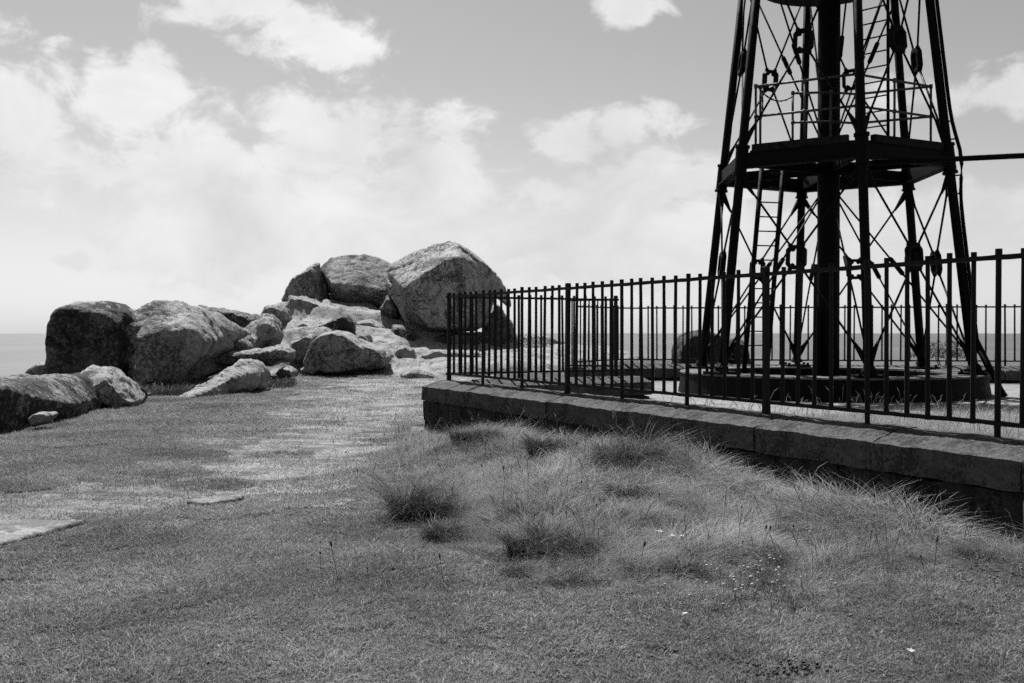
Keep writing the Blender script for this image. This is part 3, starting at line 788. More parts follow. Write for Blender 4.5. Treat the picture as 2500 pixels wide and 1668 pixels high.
def build_rocks():
    # left foreground
    rock('low_rock', 'low lichened granite rock cut by the left edge with dark front face',
         [lump([(-480, 900), (-360, 810), (-160, 775), (0, 770), (100, 800), (250, 765), (420, 755), (540, 770), (640, 870), (800, 1000), (780, 1060), (500, 1160), (0, 1270), (-160, 1270), (-460, 1270)], 13.9, 1.7, 1.6, grid=ZA, Y2=19.0,
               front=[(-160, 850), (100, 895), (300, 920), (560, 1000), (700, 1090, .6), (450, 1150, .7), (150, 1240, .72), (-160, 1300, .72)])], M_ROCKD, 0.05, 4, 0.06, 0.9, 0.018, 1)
    rock('peaked_rock', 'small peaked rock with notched foot behind the leftmost low rock',
         [lump([(560, 770), (640, 720), (740, 695), (800, 705), (900, 790), (1030, 860), (1140, 975), (1060, 1040), (930, 1090), (770, 1040), (620, 900)], 18.6, 0.7, 0.9, grid=ZA, Y2=19.6,
               front=[(700, 860), (850, 790), (930, 900), (1060, 990), (940, 1060), (820, 1000)])], M_ROCK, 0.05, 3, 0.09, 1.4, 0.025, 2)
    rock('pale_stone', 'small pale stone lying against the low rock at the left edge',
         [lump([(220, 1110), (300, 1060), (400, 1060), (430, 1095), (330, 1165), (260, 1190)], 14.7, 0.15, 0.3, grid=ZA)], M_ROCKL, 0.025, 2, 0.03, 3, 0.01, 3)
    rock('far_stone', 'rounded stone half hidden left of the big dark block against the sea',
         [lump([(255, 780), (300, 690), (380, 655), (450, 660), (470, 800), (350, 860), (255, 860)], 25, 0.7, 0.8, grid=ZA)], M_ROCK, 0.07, 4, 0.08, 1.2, 0.03, 4)
    rock('cliff_outcrop', 'tall blocky dark outcrop joined to a broad hump, standing above the sea at the left',
         [lump([(425, 760), (455, 600), (465, 330), (500, 230), (600, 182), (720, 188), (850, 178), (950, 210), (1040, 262), (1090, 330), (1120, 500), (1090, 900), (700, 960), (420, 960)], 25.5, 0.9, 2.0, fs=0.88, grid=ZA, fdz=-0.10),
          lump([(1000, 340), (1110, 240), (1190, 185), (1400, 165), (1480, 172), (1560, 230), (1640, 350), (1720, 460), (1680, 620), (1520, 740), (1400, 800), (1380, 900), (1080, 930), (1040, 700)], 25.8, 1.5, 2.2, grid=ZA, Y2=27.0,
               front=[(1120, 470, .9), (1250, 420), (1560, 400), (1660, 500), (1560, 650), (1380, 800), (1130, 860), (1060, 700, .8)]),
          lump([(1400, 200), (1560, 215), (1700, 330), (1900, 400), (2000, 430), (1950, 560), (1700, 660), (1500, 600)], 27.5, 1.0, 1.8, grid=ZA, Y2=30),
          lump([(1330, 800), (1480, 690), (1680, 590), (1820, 620), (1800, 720), (1560, 830), (1360, 900)], 27.6, 0.7, 1.4, grid=ZA, Y2=29.5),
          lump([(1100, 700), (1200, 610), (1280, 600), (1360, 720), (1300, 830), (1100, 900)], 25, 0.6, 1.0, grid=ZA)],
         M_ROCK, 0.07, 7, 0.09, 0.8, 0.03, 6)
    ob = bpy.data.objects['cliff_outcrop']; me = ob.data; me.materials.append(M_SHAG_SHADE)     # dark lichen on the left hand block, its face shade painted in too
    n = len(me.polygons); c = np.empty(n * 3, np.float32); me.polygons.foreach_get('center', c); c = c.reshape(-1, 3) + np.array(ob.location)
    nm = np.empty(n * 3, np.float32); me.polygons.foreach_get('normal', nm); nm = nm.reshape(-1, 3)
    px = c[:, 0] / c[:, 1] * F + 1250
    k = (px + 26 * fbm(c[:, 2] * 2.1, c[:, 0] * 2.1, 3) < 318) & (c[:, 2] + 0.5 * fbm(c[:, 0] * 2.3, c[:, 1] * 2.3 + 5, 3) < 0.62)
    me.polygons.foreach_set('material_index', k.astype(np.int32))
    rock('back_ridge', 'dark sloping ridge of rock behind the humped outcrop',
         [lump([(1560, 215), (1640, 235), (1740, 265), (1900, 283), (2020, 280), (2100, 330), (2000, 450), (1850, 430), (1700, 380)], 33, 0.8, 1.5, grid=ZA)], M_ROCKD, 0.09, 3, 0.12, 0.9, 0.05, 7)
    rock('split_rock', 'angular rock with dark triangular facet in the saddle left of the domed boulder',
         [lump([(1850, 520), (1900, 420), (2000, 340), (2100, 283), (2180, 305), (2230, 450), (2215, 520), (2100, 600), (1900, 640)], 31, 0.9, 1.6, grid=ZA,
               front=[(2060, 380), (2100, 345), (2190, 380), (2215, 460), (2060, 470), (1930, 560)]),
          lump([(1680, 600), (1750, 480), (1900, 430), (2050, 480), (2100, 640), (1900, 700), (1700, 700)], 30, 0.9, 1.2, grid=ZA)], M_ROCK, 0.07, 3, 0.13, 1.0, 0.04, 8)
    rock('overhang_slab', 'flat overhanging slab with shaded underside above the leaning pale rock',
         [lump([(1640, 600), (1760, 640), (1900, 610), (2050, 560), (2200, 520), (2330, 570), (2345, 600), (2310, 650), (2150, 700), (2000, 700), (1700, 720)], 29.2, 1.0, 1.5, grid=ZA,
               front=[(1700, 640, .5), (2000, 600), (2180, 575), (2330, 590), (2300, 630), (2050, 660), (1750, 690, .5)])], M_ROCK, 0.06, 2, 0.10, 1.2, 0.03, 9)
    rock('leaning_rock', 'pale wedge of rock sloping down into the turf left of centre',
         [lump([(1380, 965), (1600, 830), (1800, 700), (1900, 645), (1980, 640), (2060, 670), (2130, 740), (2130, 860), (1900, 930), (1700, 970), (1500, 1000)], 21.8, 0.9, 1.0, grid=ZA, Y2=24.8,
               front=[(1500, 965), (1700, 860), (1900, 760), (2040, 760), (2050, 850), (1750, 940)])], M_ROCKL, 0.05, 3, 0.08, 1.5, 0.03, 10)
    # the mound of the tor
    g = ZBg
    def pt(zx, zy, Y): px, py = g(zx, zy); return P(px, py, Y)
    rows = [(33.2, [(-300, 1010), (0, 1025), (300, 1045), (700, 1060), (1100, 1010), (1400, 960), (1700, 950)]),
            (35.2, [(-330, 860), (-150, 825), (0, 850), (200, 820), (400, 850), (900, 870), (1150, 930), (1400, 905), (1700, 915), (2000, 920), (2300, 930)]),
            (37.0, [(-320, 770), (-100, 735), (0, 755), (150, 735), (330, 710), (520, 705), (800, 750), (1000, 790), (1200, 870), (1450, 875), (1800, 885), (2100, 890), (2400, 900)]),
            (39.0, [(-200, 720), (50, 690), (250, 655), (450, 650), (650, 645), (850, 695), (1000, 730), (1200, 800), (1500, 840), (1900, 850), (2200, 855), (2450, 870)]),
            (41.0, [(-50, 640), (100, 590), (300, 530), (450, 520), (620, 540), (800, 560), (950, 585), (1150, 650), (1350, 740), (1700, 760), (1900, 810), (2200, 825), (2450, 845)]),
            (43.5, [(150, 600), (350, 500), (600, 500), (800, 530), (1100, 600), (1500, 740), (1900, 800)]), (45.5, [(350, 540), (600, 530), (800, 550), (1100, 620), (1500, 780)])]
    cp = []
    for Y, ps in rows:
        for q in ps: p = pt(q[0], q[1], Y); cp.append((p.x, p.y, p.z))
    for q in ((-14, 33, -2.2), (-14, 37, -2.4), (-13, 41, -3), (-10, 46, -4), (-5, 48, -3), (0, 48, -2.5), (5, 46, -2), (7, 40, -1.9), (5, 35.5, -1.8), (-12, 31.5, -1.9), (-6, 31, -1.75), (0, 32, -1.75), (3, 33, -1.75)): cp.append(q)
    cp = np.array(cp)
    xs = np.linspace(-14, 7, 190); ys = np.linspace(31, 48, 155); X, Y = np.meshgrid(xs, ys)
    d2 = (X[..., None] - cp[:, 0]) ** 2 + (Y[..., None] - cp[:, 1]) ** 2 + 0.12
    w = d2 ** -2.0; Z = (w * cp[:, 2]).sum(-1) / w.sum(-1)
    edge = sstep(X, -11.6, -9.6) * (1 - sstep(X, 4.5, 7)) * sstep(Y, 31, 33.5)
    rid = 1 - np.abs(fbm(X * 0.9 + 3, Y * 0.7, 3)) * 2.2
    Z = Z + edge * (0.17 * fbm(X * 0.8, Y * 0.8, 4) - 0.22 * np.clip(rid - 0.7, 0, 1) * 2 + 0.05 * fbm(X * 3.3, Y * 3.3, 3)) - (1 - edge) * 0.9
    i = (np.arange(154)[:, None] * 190 + np.arange(189)[None]).ravel(); c0 = np.array([-4.0, 40.0, -2.0])
    me = fast_mesh('tor_base', np.stack([X.ravel(), Y.ravel(), Z.ravel()], 1) - c0, [np.stack([i, i + 1, i + 191, i + 190], 1)], M_ROCKL, smooth=True)
    tag(link('tor_base', me, loc=c0.tolist()), 'pale sloping granite base beneath the great boulders', 'rock')
    rock('saddle_knob', 'rounded knob of rock on the skyline left of the cracked boulder', [lump([(90, 640), (150, 545), (230, 540), (290, 575), (320, 660), (250, 740), (120, 740)], 38.5, 0.5, 1.5, grid=g)], M_ROCK, 0.06, 3, 0.1, 1.0, 0.03, 51)
    rock('fold_rock', 'folded rock shelf in front of the cracked boulder', [lump([(270, 570), (310, 480), (360, 468), (430, 500), (500, 505), (620, 565), (600, 640), (400, 640), (290, 640)], 40.6, 0.5, 1.5, grid=g, fs=.8)], M_ROCKL, 0.07, 2, 0.14, 1.1, 0.04, 52)
    rock('great_boulder', 'great balanced boulder with speckled face and overhanging lip right of centre',
         [lump([(1008, 300), (1050, 245), (1200, 165), (1350, 100), (1440, 78), (1510, 88), (1600, 150), (1720, 240), (1790, 310), (1795, 480), (1725, 690), (1640, 738), (1300, 735), (1230, 700), (1150, 590), (1080, 450)], 41, 2.0, 2.2, grid=g,
               front=[(1130, 430), (1250, 390), (1440, 215), (1540, 190, .8), (1590, 420), (1600, 690, .8), (1320, 705, .9), (1180, 560)]),
          lump([(1012, 350), (1060, 360), (1110, 450), (1140, 580), (1240, 735), (1180, 728), (1110, 625), (1060, 520), (1020, 440)], 41, 0.9, 1.5, fs=0.7, grid=g),
          lump([(1510, 90), (1600, 150), (1720, 240), (1810, 330), (1870, 420), (1912, 545), (1893, 568), (1800, 490), (1720, 440), (1600, 300)], 41.3, 1.0, 1.4, fs=0.85, grid=g)],
         M_BOULD, 0.065, 4, 0.08, 0.6, 0.02, 12, 'boulder')
    rock('rounded_boulder', 'broad rounded boulder with shaded undercut standing behind the great boulder',
         [lump([(535, 275), (600, 205), (720, 185), (860, 176), (960, 195), (1060, 250), (1060, 480), (950, 590), (800, 585), (640, 555), (590, 430), (560, 340)], 44.5, 1.8, 2.2, grid=g,
               front=[(605, 385), (700, 440), (820, 405), (1000, 465), (980, 560, .25), (800, 570, .25), (650, 545, .25)])], M_ROCK, 0.07, 3, 0.08, 0.7, 0.02, 13, 'boulder')
    rock('cleft_boulder', 'smaller cracked boulder leaning on the left side of the rounded boulder',
         [lump([(250, 540), (290, 440), (340, 360), (430, 300), (525, 240), (545, 330), (575, 430), (615, 550), (400, 580)], 44, 1.2, 1.8, grid=g)], M_ROCK, 0.07, 2, 0.12, 0.9, 0.04, 14, 'boulder')
    rock('domed_boulder', 'domed boulder with smooth dark shaded face sitting in the turf below the tor',
         [lump([(415, 970), (450, 880), (490, 790), (560, 735), (650, 720), (740, 738), (830, 795), (900, 850), (900, 1010), (740, 1045), (600, 1045), (480, 1020)], 32.8, 0.9, 1.3, fs=0.84, grid=g),
          lump([(760, 760), (830, 795), (920, 830), (1000, 860), (1050, 925), (1010, 990), (860, 1020), (780, 1000)], 33.2, 0.9, 1.2, grid=g)], M_ROCK, 0.055, 4, 0.05, 0.8, 0.015, 15, 'boulder')
    for nm, lab, poly, Y, df, db, mt, vx in (
        ('stump_rock', 'small blocky pale rock just right of the domed boulder', [(1055, 880), (1090, 840), (1150, 828), (1210, 850), (1240, 945), (1190, 985), (1060, 960)], 36, .4, .6, M_ROCKL, .05),
        ('round_stone', 'round pale stone in the turf at the left foot of the domed boulder', [(378, 1000), (440, 960), (510, 968), (530, 1020), (500, 1050), (395, 1045)], 32.2, .4, .5, M_ROCKL, .04),
        ('flat_stone', 'low stone under the overhanging slab left of the round stone', [(215, 1030), (290, 985), (350, 1015), (365, 1065), (230, 1070)], 31, .4, .6, M_ROCK, .04),
        ('turf_hump', 'low hump of rock in the turf left of the railing corner', [(1100, 1040), (1200, 988), (1300, 1008), (1450, 1070), (1300, 1100), (1120, 1085)], 31, .7, 1.2, M_ROCKL, .06),
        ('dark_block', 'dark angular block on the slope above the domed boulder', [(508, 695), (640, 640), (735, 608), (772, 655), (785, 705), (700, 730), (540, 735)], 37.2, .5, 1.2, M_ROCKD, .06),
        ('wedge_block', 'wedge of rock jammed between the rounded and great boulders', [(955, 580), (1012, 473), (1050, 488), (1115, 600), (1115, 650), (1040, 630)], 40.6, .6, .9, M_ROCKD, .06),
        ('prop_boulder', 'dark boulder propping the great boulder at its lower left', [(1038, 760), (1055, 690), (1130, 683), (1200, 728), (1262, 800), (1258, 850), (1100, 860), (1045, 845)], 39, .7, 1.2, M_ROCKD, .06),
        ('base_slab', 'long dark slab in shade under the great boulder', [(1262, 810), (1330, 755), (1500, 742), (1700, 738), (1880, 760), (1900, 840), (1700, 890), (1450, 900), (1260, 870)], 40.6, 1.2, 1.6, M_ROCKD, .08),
        ('tilted_slab', 'tilted slab seen through the railing right of the great boulder', [(1690, 780), (1698, 650), (1720, 600), (1765, 590), (1795, 530), (1835, 560), (1895, 640), (1940, 740), (1960, 830), (1900, 870), (1720, 850)], 42.5, .6, 1.0, M_ROCKD, .07),
        ('heap_rock', 'knobbly small rock heap wedged left of the domed boulder', [(300, 930), (325, 810), (400, 778), (470, 738), (515, 760), (490, 850), (430, 960), (320, 970)], 34, .5, .9, M_ROCK, .05),
        ('shelf_rock', 'shelf of rock in the saddle between the humped outcrop and the tor', [(-280, 800), (-250, 750), (-150, 700), (0, 690), (60, 760), (-60, 830), (-220, 850)], 33.6, .6, 1.5, M_ROCK, .06),
        ('notch_rock', 'small notched block on the slope left of the dark angular block', [(330, 710), (420, 655), (520, 690), (545, 745), (400, 770)], 38, .4, .8, M_ROCK, .05),
        ('slope_slab', 'smooth slab on the slope left of the propping boulder', [(780, 660), (900, 640), (1000, 700), (1025, 790), (900, 810), (800, 740)], 39.2, .5, 1.2, M_ROCKL, .06),
        ('foot_rock', 'low rock between the domed boulder and the small blocky one', [(900, 890), (960, 850), (1030, 860), (1060, 910), (1040, 960), (920, 960)], 35, .4, .8, M_ROCK, .05),
        ('slope_stone', 'small stone behind the top of the domed boulder', [(770, 770), (830, 735), (890, 760), (905, 810), (850, 830), (780, 815)], 35.6, .4, .6, M_ROCK, .05)):
        rock(nm, lab, [lump(poly, Y, df, db, grid=g)], mt, vx, 2, 0.06, 1.3, 0.02, len(lab))
    # beyond the railings
    for nm, lab, poly, Y, df, db, mt in (
        ('sunlit_slab', 'pale sunlit ground slab seen through the railing corner', [(1230, 900), (1340, 865), (1500, 870), (1680, 880), (1700, 920), (1480, 940), (1260, 935)], 36, 1.0, 1.5, M_ROCKL),
        ('skyline_rock', 'low rock on the skyline right of the great boulder', [(1900, 850), (1960, 780), (2060, 760), (2160, 765), (2290, 800), (2330, 860), (2100, 900)], 43, .8, 1.2, M_ROCK)):
        rock(nm, lab, [lump(poly, Y, df, db, grid=g)], mt, 0.07, 3, 0.1, 1.1, 0.04, len(lab) + 3)
    idn = lambda a, b: (a, b)
    rock('sea_rock', 'dark rounded rock standing beyond the far wall left of the tower',
         [lump([(1645, 880), (1642, 850), (1655, 825), (1680, 812), (1705, 806), (1740, 808), (1765, 822), (1775, 860), (1770, 960), (1640, 960)], 27, .8, 1.2, fs=.85, grid=idn)], M_FAR, .06, 4, .06, 1.1, .03, 31)
    rock('sea_stone', 'smaller dark rock beside the rounded one beyond the far wall',
         [lump([(1768, 900), (1772, 838), (1795, 822), (1812, 826), (1826, 850), (1832, 890), (1830, 960), (1765, 960)], 27.5, .6, .8, grid=idn)], M_FAR, .05, 4, .05, 1.4, .03, 32)
    # slabs in the path
    rock('path_slab', 'large flat pale rock slab flush with the turf at the left edge',
         [[P(x, y, 1.44 * F / (y - EYE)) + Vector((0, 0, dz)) for (x, y) in ((-330, 1330), (-220, 1285), (-60, 1272), (60, 1268), (150, 1270), (205, 1275), (130, 1292), (60, 1308), (0, 1330), (-150, 1362), (-300, 1372)) for dz in (0.010, -0.2)]], M_FLAT, 0.03, 4, 0.02, 2, 0.008, 41)
    rock('path_ledge', 'thin flat rock ledge with dark undercut edge in the middle of the turf',
         [[P(x, y, 1.44 * F / (y - EYE)) + Vector((0, 0, dz)) for (x, y) in ((450, 1225), (520, 1215), (600, 1210), (570, 1222), (500, 1231)) for dz in (0.014, -0.15)]], M_FLAT, 0.02, 2, 0.012, 3, 0.006, 42)
build_rocks()

# ------------------------------------------------------------------ grass
def blades(n, rad, h0, h1, w, lean, bend, seed, segs=2, clump=0.5, droop=0.0, wind=0.0, lumps=0.0, gaps=0.0):
    r = np.random.default_rng(seed)
    ang = r.random(n) * 2 * np.pi; rr = rad * r.random(n) ** clump
    bx, by = rr * np.cos(ang), rr * np.sin(ang)
    if gaps:
        k = fbm(bx * 22 + seed, by * 22 + seed * 2, 2) + 0.25 * r.normal(0, 1, n) > gaps - 0.5
        ang, bx, by = ang[k], bx[k], by[k]; n = len(bx)
    h = h0 + (h1 - h0) * r.random(n) ** 1.3
    if lumps: h = h * (1 + lumps * 2 * fbm(bx * 9 + seed, by * 9 + seed * 3, 2))
    da = ang + r.normal(0, 0.9, n); dx, dy = np.cos(da) + wind, np.sin(da) - 0.25 * wind
    ln = np.abs(r.normal(0, lean, n)) + 0.25 * lean; bd = bend * (0.5 + r.random(n))
    fx = r.random(n) * 2 * np.pi; wx, wy = np.cos(fx), np.sin(fx)
    V = []; T = []
    tone = r.random(n)
    for s in range(segs + 1):
        t = s / segs
        off = h * (ln * t + bd * t * t); z = h * t * np.sqrt(np.maximum(0.15, 1 - (0.5 * (ln + bd * t)) ** 2)) - droop * h * t ** 3
        cx, cy = bx + dx * off, by + dy * off
        ww = w * (1 - 0.85 * t) * (0.7 + 0.6 * tone) / 2
        if s < segs:
            V.append(np.stack([cx - wx * ww, cy - wy * ww, z - 0.012 * (s == 0)], 1)); V.append(np.stack([cx + wx * ww, cy + wy * ww, z - 0.012 * (s == 0)], 1))
        else: V.append(np.stack([cx, cy, z], 1))
    V = np.concatenate(V); i = np.arange(n); Q = []
    for s in range(segs - 1): Q.append(np.stack([i + 2 * s * n, i + (2 * s + 1) * n, i + (2 * s + 3) * n, i + (2 * s + 2) * n], 1))
    s = segs - 1; Tt = np.stack([i + 2 * s * n, i + (2 * s + 1) * n, i + (2 * s + 2) * n], 1)
    return V, Q + [Tt], np.tile(tone, 2 * segs + 1)
def proto_collection(name, meshes):
    c = bpy.data.collections.new(name)
    for i, me in enumerate(meshes):
        o = bpy.data.objects.new('%s_%02d' % (name, i), me); c.objects.link(o)
    return c
def scatter(name, label, pts, scl, coll, nproto, seed, cat='grass', spin=math.pi, align=False):
    n = len(pts); r = np.random.default_rng(seed); pts = np.asarray(pts, float)
    me = bpy.data.meshes.new(name); me.vertices.add(n); me.vertices.foreach_set('co', pts.astype(np.float32).ravel())
    rz = (r.random(n) * 2 - 1) * spin
    eul = np.stack([np.zeros(n), np.zeros(n), rz], 1)
    if align:      # lay the patch along the slope of the ground
        e = 0.15; gx = (terrain(pts[:, 0] + e, pts[:, 1]) - terrain(pts[:, 0] - e, pts[:, 1])) / (2 * e); gy = (terrain(pts[:, 0], pts[:, 1] + e) - terrain(pts[:, 0], pts[:, 1] - e)) / (2 * e)
        nz = np.stack([-gx, -gy, np.ones(n)], 1); nz /= np.linalg.norm(nz, axis=1)[:, None]
        ax = np.stack([np.cos(rz), np.sin(rz), np.zeros(n)], 1); ax -= nz * (ax * nz).sum(1)[:, None]; ax /= np.linalg.norm(ax, axis=1)[:, None]
        ay = np.cross(nz, ax)
        eul = np.stack([np.arctan2(ay[:, 2], nz[:, 2]), -np.arcsin(ax[:, 2]), np.arctan2(ax[:, 1], ax[:, 0])], 1)
    for an, ty, val in (('scl', 'FLOAT', scl), ('idx', 'INT', r.integers(0, nproto, n))):
        a = me.attributes.new(an, ty, 'POINT'); a.data.foreach_set('value', np.asarray(val, np.int32 if ty == 'INT' else np.float32))
    a = me.attributes.new('eul', 'FLOAT_VECTOR', 'POINT'); a.data.foreach_set('vector', eul.astype(np.float32).ravel())
    o = link(name, me); tag(o, label, cat, kind='stuff')
    ng = bpy.data.node_groups.new(name + '_nodes', 'GeometryNodeTree')
    ng.interface.new_socket('Geometry', in_out='INPUT', socket_type='NodeSocketGeometry'); ng.interface.new_socket('Geometry', in_out='OUTPUT', socket_type='NodeSocketGeometry')
    gi = ng.nodes.new('NodeGroupInput'); go = ng.nodes.new('NodeGroupOutput'); ip = ng.nodes.new('GeometryNodeInstanceOnPoints')
    ci = ng.nodes.new('GeometryNodeCollectionInfo'); ci.inputs['Collection'].default_value = coll
    ci.inputs['Separate Children'].default_value = True; ci.inputs['Reset Children'].default_value = True
    def attr(nm, ty):
        nd = ng.nodes.new('GeometryNodeInputNamedAttribute'); nd.data_type = ty; nd.inputs['Name'].default_value = nm; return nd.outputs[0]
    ip.inputs['Pick Instance'].default_value = True
    ng.links.new(gi.outputs[0], ip.inputs['Points']); ng.links.new(ci.outputs[0], ip.inputs['Instance'])
    ng.links.new(attr('idx', 'INT'), ip.inputs['Instance Index']); ng.links.new(attr('eul', 'FLOAT_VECTOR'), ip.inputs['Rotation'])
    ng.links.new(attr('scl', 'FLOAT'), ip.inputs['Scale']); ng.links.new(ip.outputs[0], go.inputs[0])
    md = o.modifiers.new('grass', 'NODES'); md.node_group = ng
    return o
def mk(n, *a, mat=M_GRASS, **k):
    V, Q, t = blades(n, *a, **k); return fast_mesh('blades', V, Q, mat, t)
def rand_ground(n, y0, y1, mx, pw=1.0):
    """random ground points in the wedge in front of the camera"""
    u = RNG.random(n)
    y = y0 + (y1 - y0) * u ** pw
    x = (RNG.random(n) * 2 - 1) * (y * 0.54 + mx)
    return x, y
def wall_side(x, y):   # distance outside the near wall's face (positive = path side)
    return (x - C0.x) * NN.x + (y - C0.y) * NN.y - 0.42
def along(x, y): return (x - C0.x) * UN.x + (y - C0.y) * UN.y
def outside_walls(x, y):
    a = along(x, y)
    return ((wall_side(x, y) > 0.0) | (a < -0.15)) & ~((a > -0.5) & (wall_side(x, y) < 0))
def rough_amt(x, y):
    e = x + 0.16 * y + 0.5 * fbm(x * 0.9, y * 0.9, 2)
    near = sstep(y + 0.8 * fbm(x * 0.7 + 3, y * 0.7, 2), 4.9, 6.4)
    return sstep(e, 0.0, 1.3) * near * (1 - sstep(y, 15, 17))
def hex_pts(x0, x1, y0, y1, sp):
    nx = int((x1 - x0) / sp) + 1; ny = int((y1 - y0) / (sp * 0.87)) + 1
    X, Y = np.meshgrid(x0 + sp * np.arange(nx), y0 + sp * 0.87 * np.arange(ny)); X = X + (np.arange(ny) % 2)[:, None] * sp / 2
    X = X.ravel(); Y = Y.ravel()
    return X + RNG.normal(0, sp * 0.2, len(X)), Y + RNG.normal(0, sp * 0.2, len(Y))
def build_grass():
    turf = [mk(5600, 0.30, 0.006, 0.030, 0.0052, 1.0, 0.6, s, lumps=0.6, gaps=0.42) for s in range(8)]
    ct = proto_collection('turf_patch', turf)
    cdry = proto_collection('dry_patch', [mk(4000, 0.30, 0.005, 0.020, 0.0052, 1.0, 0.6, 60 + s, mat=M_DRY, lumps=0.5, gaps=0.5) for s in range(4)])
    P_, S_ = [], []; D_, E_ = [], []
    for (y0, y1, sp, s0, mx) in ((3.2, 8.5, 0.38, 1.0, 1.6), (8.5, 15, 0.46, 1.2, 2.0), (15, 25, 0.70, 1.8, 2.5), (25, 40, 1.0, 2.6, 3)):
        x, y = hex_pts(-y1 * 0.54 - mx, y1 * 0.54 + mx, y0, y1, sp)
        k = outside_walls(x, y) & (poly_sd(x, y, plateau) < -0.3) & (np.abs(x) < y * 0.54 + mx) & (RNG.random(len(x)) > 0.03)
        x, y = x[k], y[k]
        w = wear_mask(x, y) + 0.35 * np.clip(fbm(x * 0.8 + 30, y * 0.8, 3), 0, 1); dry = RNG.random(len(x)) < np.clip(w, 0, 1) * 0.95
        bare = dry & (RNG.random(len(x)) < 0.38 + 0.12 * sstep(y, 9, 16)); q = dry & ~bare
        D_.append(np.stack([x[q], y[q], terrain(x[q], y[q])], 1)); E_.append(s0 * (0.8 + 0.4 * RNG.random(q.sum())))
        x, y = x[~dry], y[~dry]
        P_.append(np.stack([x, y, terrain(x, y)], 1)); S_.append(s0 * (0.85 + 0.4 * RNG.random(len(x))))
    scatter('short_turf', 'short cropped turf covering the headland', np.concatenate(P_), np.concatenate(S_), ct, 8, 1, align=True)
    scatter('trodden_turf', 'pale trodden turf along the worn path', np.concatenate(D_), np.concatenate(E_), cdry, 4, 9, align=True)
    short = [mk(46, 0.075, 0.010, 0.038, 0.0042, 0.8, 0.5, 100 + s) for s in range(8)]
    cs = proto_collection('turf_tuft', short)
    P_, S_ = [], []
    for (n, y0, y1, mx, s0) in ((2200, 3.4, 7.5, 1.6, 1.1), (4500, 7.5, 13, 2, 1.3), (6000, 13, 24, 2.5, 1.8), (5000, 24, 40, 3, 2.6)):
        x, y = rand_ground(n, y0, y1, mx, 0.8)
        k = outside_walls(x, y) & (poly_sd(x, y, plateau) < -0.3) & (RNG.random(n) > wear_mask(x, y) * 0.4); x, y = x[k], y[k]
        P_.append(np.stack([x, y, terrain(x, y)], 1)); S_.append(s0 * (0.6 + 0.8 * RNG.random(len(x))))
    scatter('stray_turf', 'small stray grass tufts over the turf and the worn path', np.concatenate(P_), np.concatenate(S_), cs, 8, 4)
    # rough grass by the wall, combed over by the wind
    lng = [mk(330, 0.16, 0.05, 0.20, 0.0034, 0.6, 0.95, 20 + s, mat=M_LONG, segs=3, wind=0.2, lumps=0.5) for s in range(9)]
    lng += [mk(520, 0.13, 0.06, 0.20, 0.0034, 0.45, 0.9, 40 + s, mat=M_TUSS, segs=3, wind=0.25, lumps=0.4) for s in range(2)]
    cl = proto_collection('rough_patch', lng)
    x, y = hex_pts(-4, 11, 4.0, 17, 0.125)
    k = (wall_side(x, y) > 0.06) & (along(x, y) > -1.0); x, y = x[k], y[k]
    am = rough_amt(x, y); edge = 1 - sstep(wall_side(x, y), 0.1, 0.7)
    k = RNG.random(len(x)) < np.maximum(am * 0.9, edge * 0.7 * sstep(along(x, y), 0.3, 2.0)); x, y, am, edge = x[k], y[k], am[k], edge[k]
    sc = (0.22 + 0.42 * am + 0.40 * edge) * (0.65 + 0.7 * RNG.random(len(x))) * (1 + 0.9 * fbm(x * 1.6 + 7, y * 1.6, 3))
    scatter('rough_grass', 'longer wispy grass growing in front of the wall', np.stack([x, y, terrain(x, y) - 0.01], 1), np.clip(sc, 0.15, 1.6), cl, 10, 2, spin=1.6, align=True)
    x, y = hex_pts(0, 14, 3.5, 19, 0.15)
    s_ = along(x, y); w_ = -(wall_side(x, y) + 0.42)
    k = (s_ > 2.8) & (s_ < 14.3) & (w_ > 0.42) & (w_ < 0.5 + 3.6 * sstep(s_, 2.6, 6.0)) & (np.hypot(x - TC.x, y - TC.y) > 2.68)
    x, y, s_ = x[k], y[k], s_[k]
    sc = (0.45 + 0.75 * sstep(s_, 4, 7)) * (0.6 + 0.6 * RNG.random(len(x)))
    scatter('enclosure_grass', 'seeding grass growing inside the railings below the tower', np.stack([x, y, np.full(len(x), ZIN + 0.04)], 1), sc, cl, 9, 3, spin=1.6)
    # low broad leaved herbs pressed into the turf
    hb = []
    for q in range(6):
        r = np.random.default_rng(900 + q); n = 11; an = np.arange(n) * 2.4 + r.random(n); L = 0.016 + 0.026 * r.random(n); w = L * 0.28
        ca, sa = np.cos(an), np.sin(an); z0 = np.full(n, 0.004); V = np.concatenate([np.stack([ca * 0.003, sa * 0.003, z0], 1), np.stack([ca * L * .55 - sa * w, sa * L * .55 + ca * w, z0 + L * .35], 1), np.stack([ca * L, sa * L, z0 + L * (.1 + .5 * r.random(n))], 1), np.stack([ca * L * .55 + sa * w, sa * L * .55 - ca * w, z0 + L * .35], 1)])
        i = np.arange(n); hb.append(fast_mesh('herb', V, [np.stack([i, i + n, i + 2 * n, i + 3 * n], 1)], M_HERB, np.tile(r.random(n), 4)))
    ch = proto_collection('herb_rosette', hb)
    x, y = rand_ground(22000, 3.4, 9, 1.4, 0.8); k = (wall_side(x, y) > 0.05) & (fbm(x * 1.4 + 40, y * 1.4, 3) + 0.2 * sstep(x, 0, 3) > -0.1 + 0.5 * RNG.random(len(x))); x, y = x[k], y[k]
    scatter('turf_herbs', 'small broad leaved herbs pressed into the near turf', np.stack([x, y, terrain(x, y)], 1), 0.22 + 0.3 * RNG.random(len(x)), ch, 6, 12, 'plant')
    # dry seed stalks and dark plantain heads
    st = []
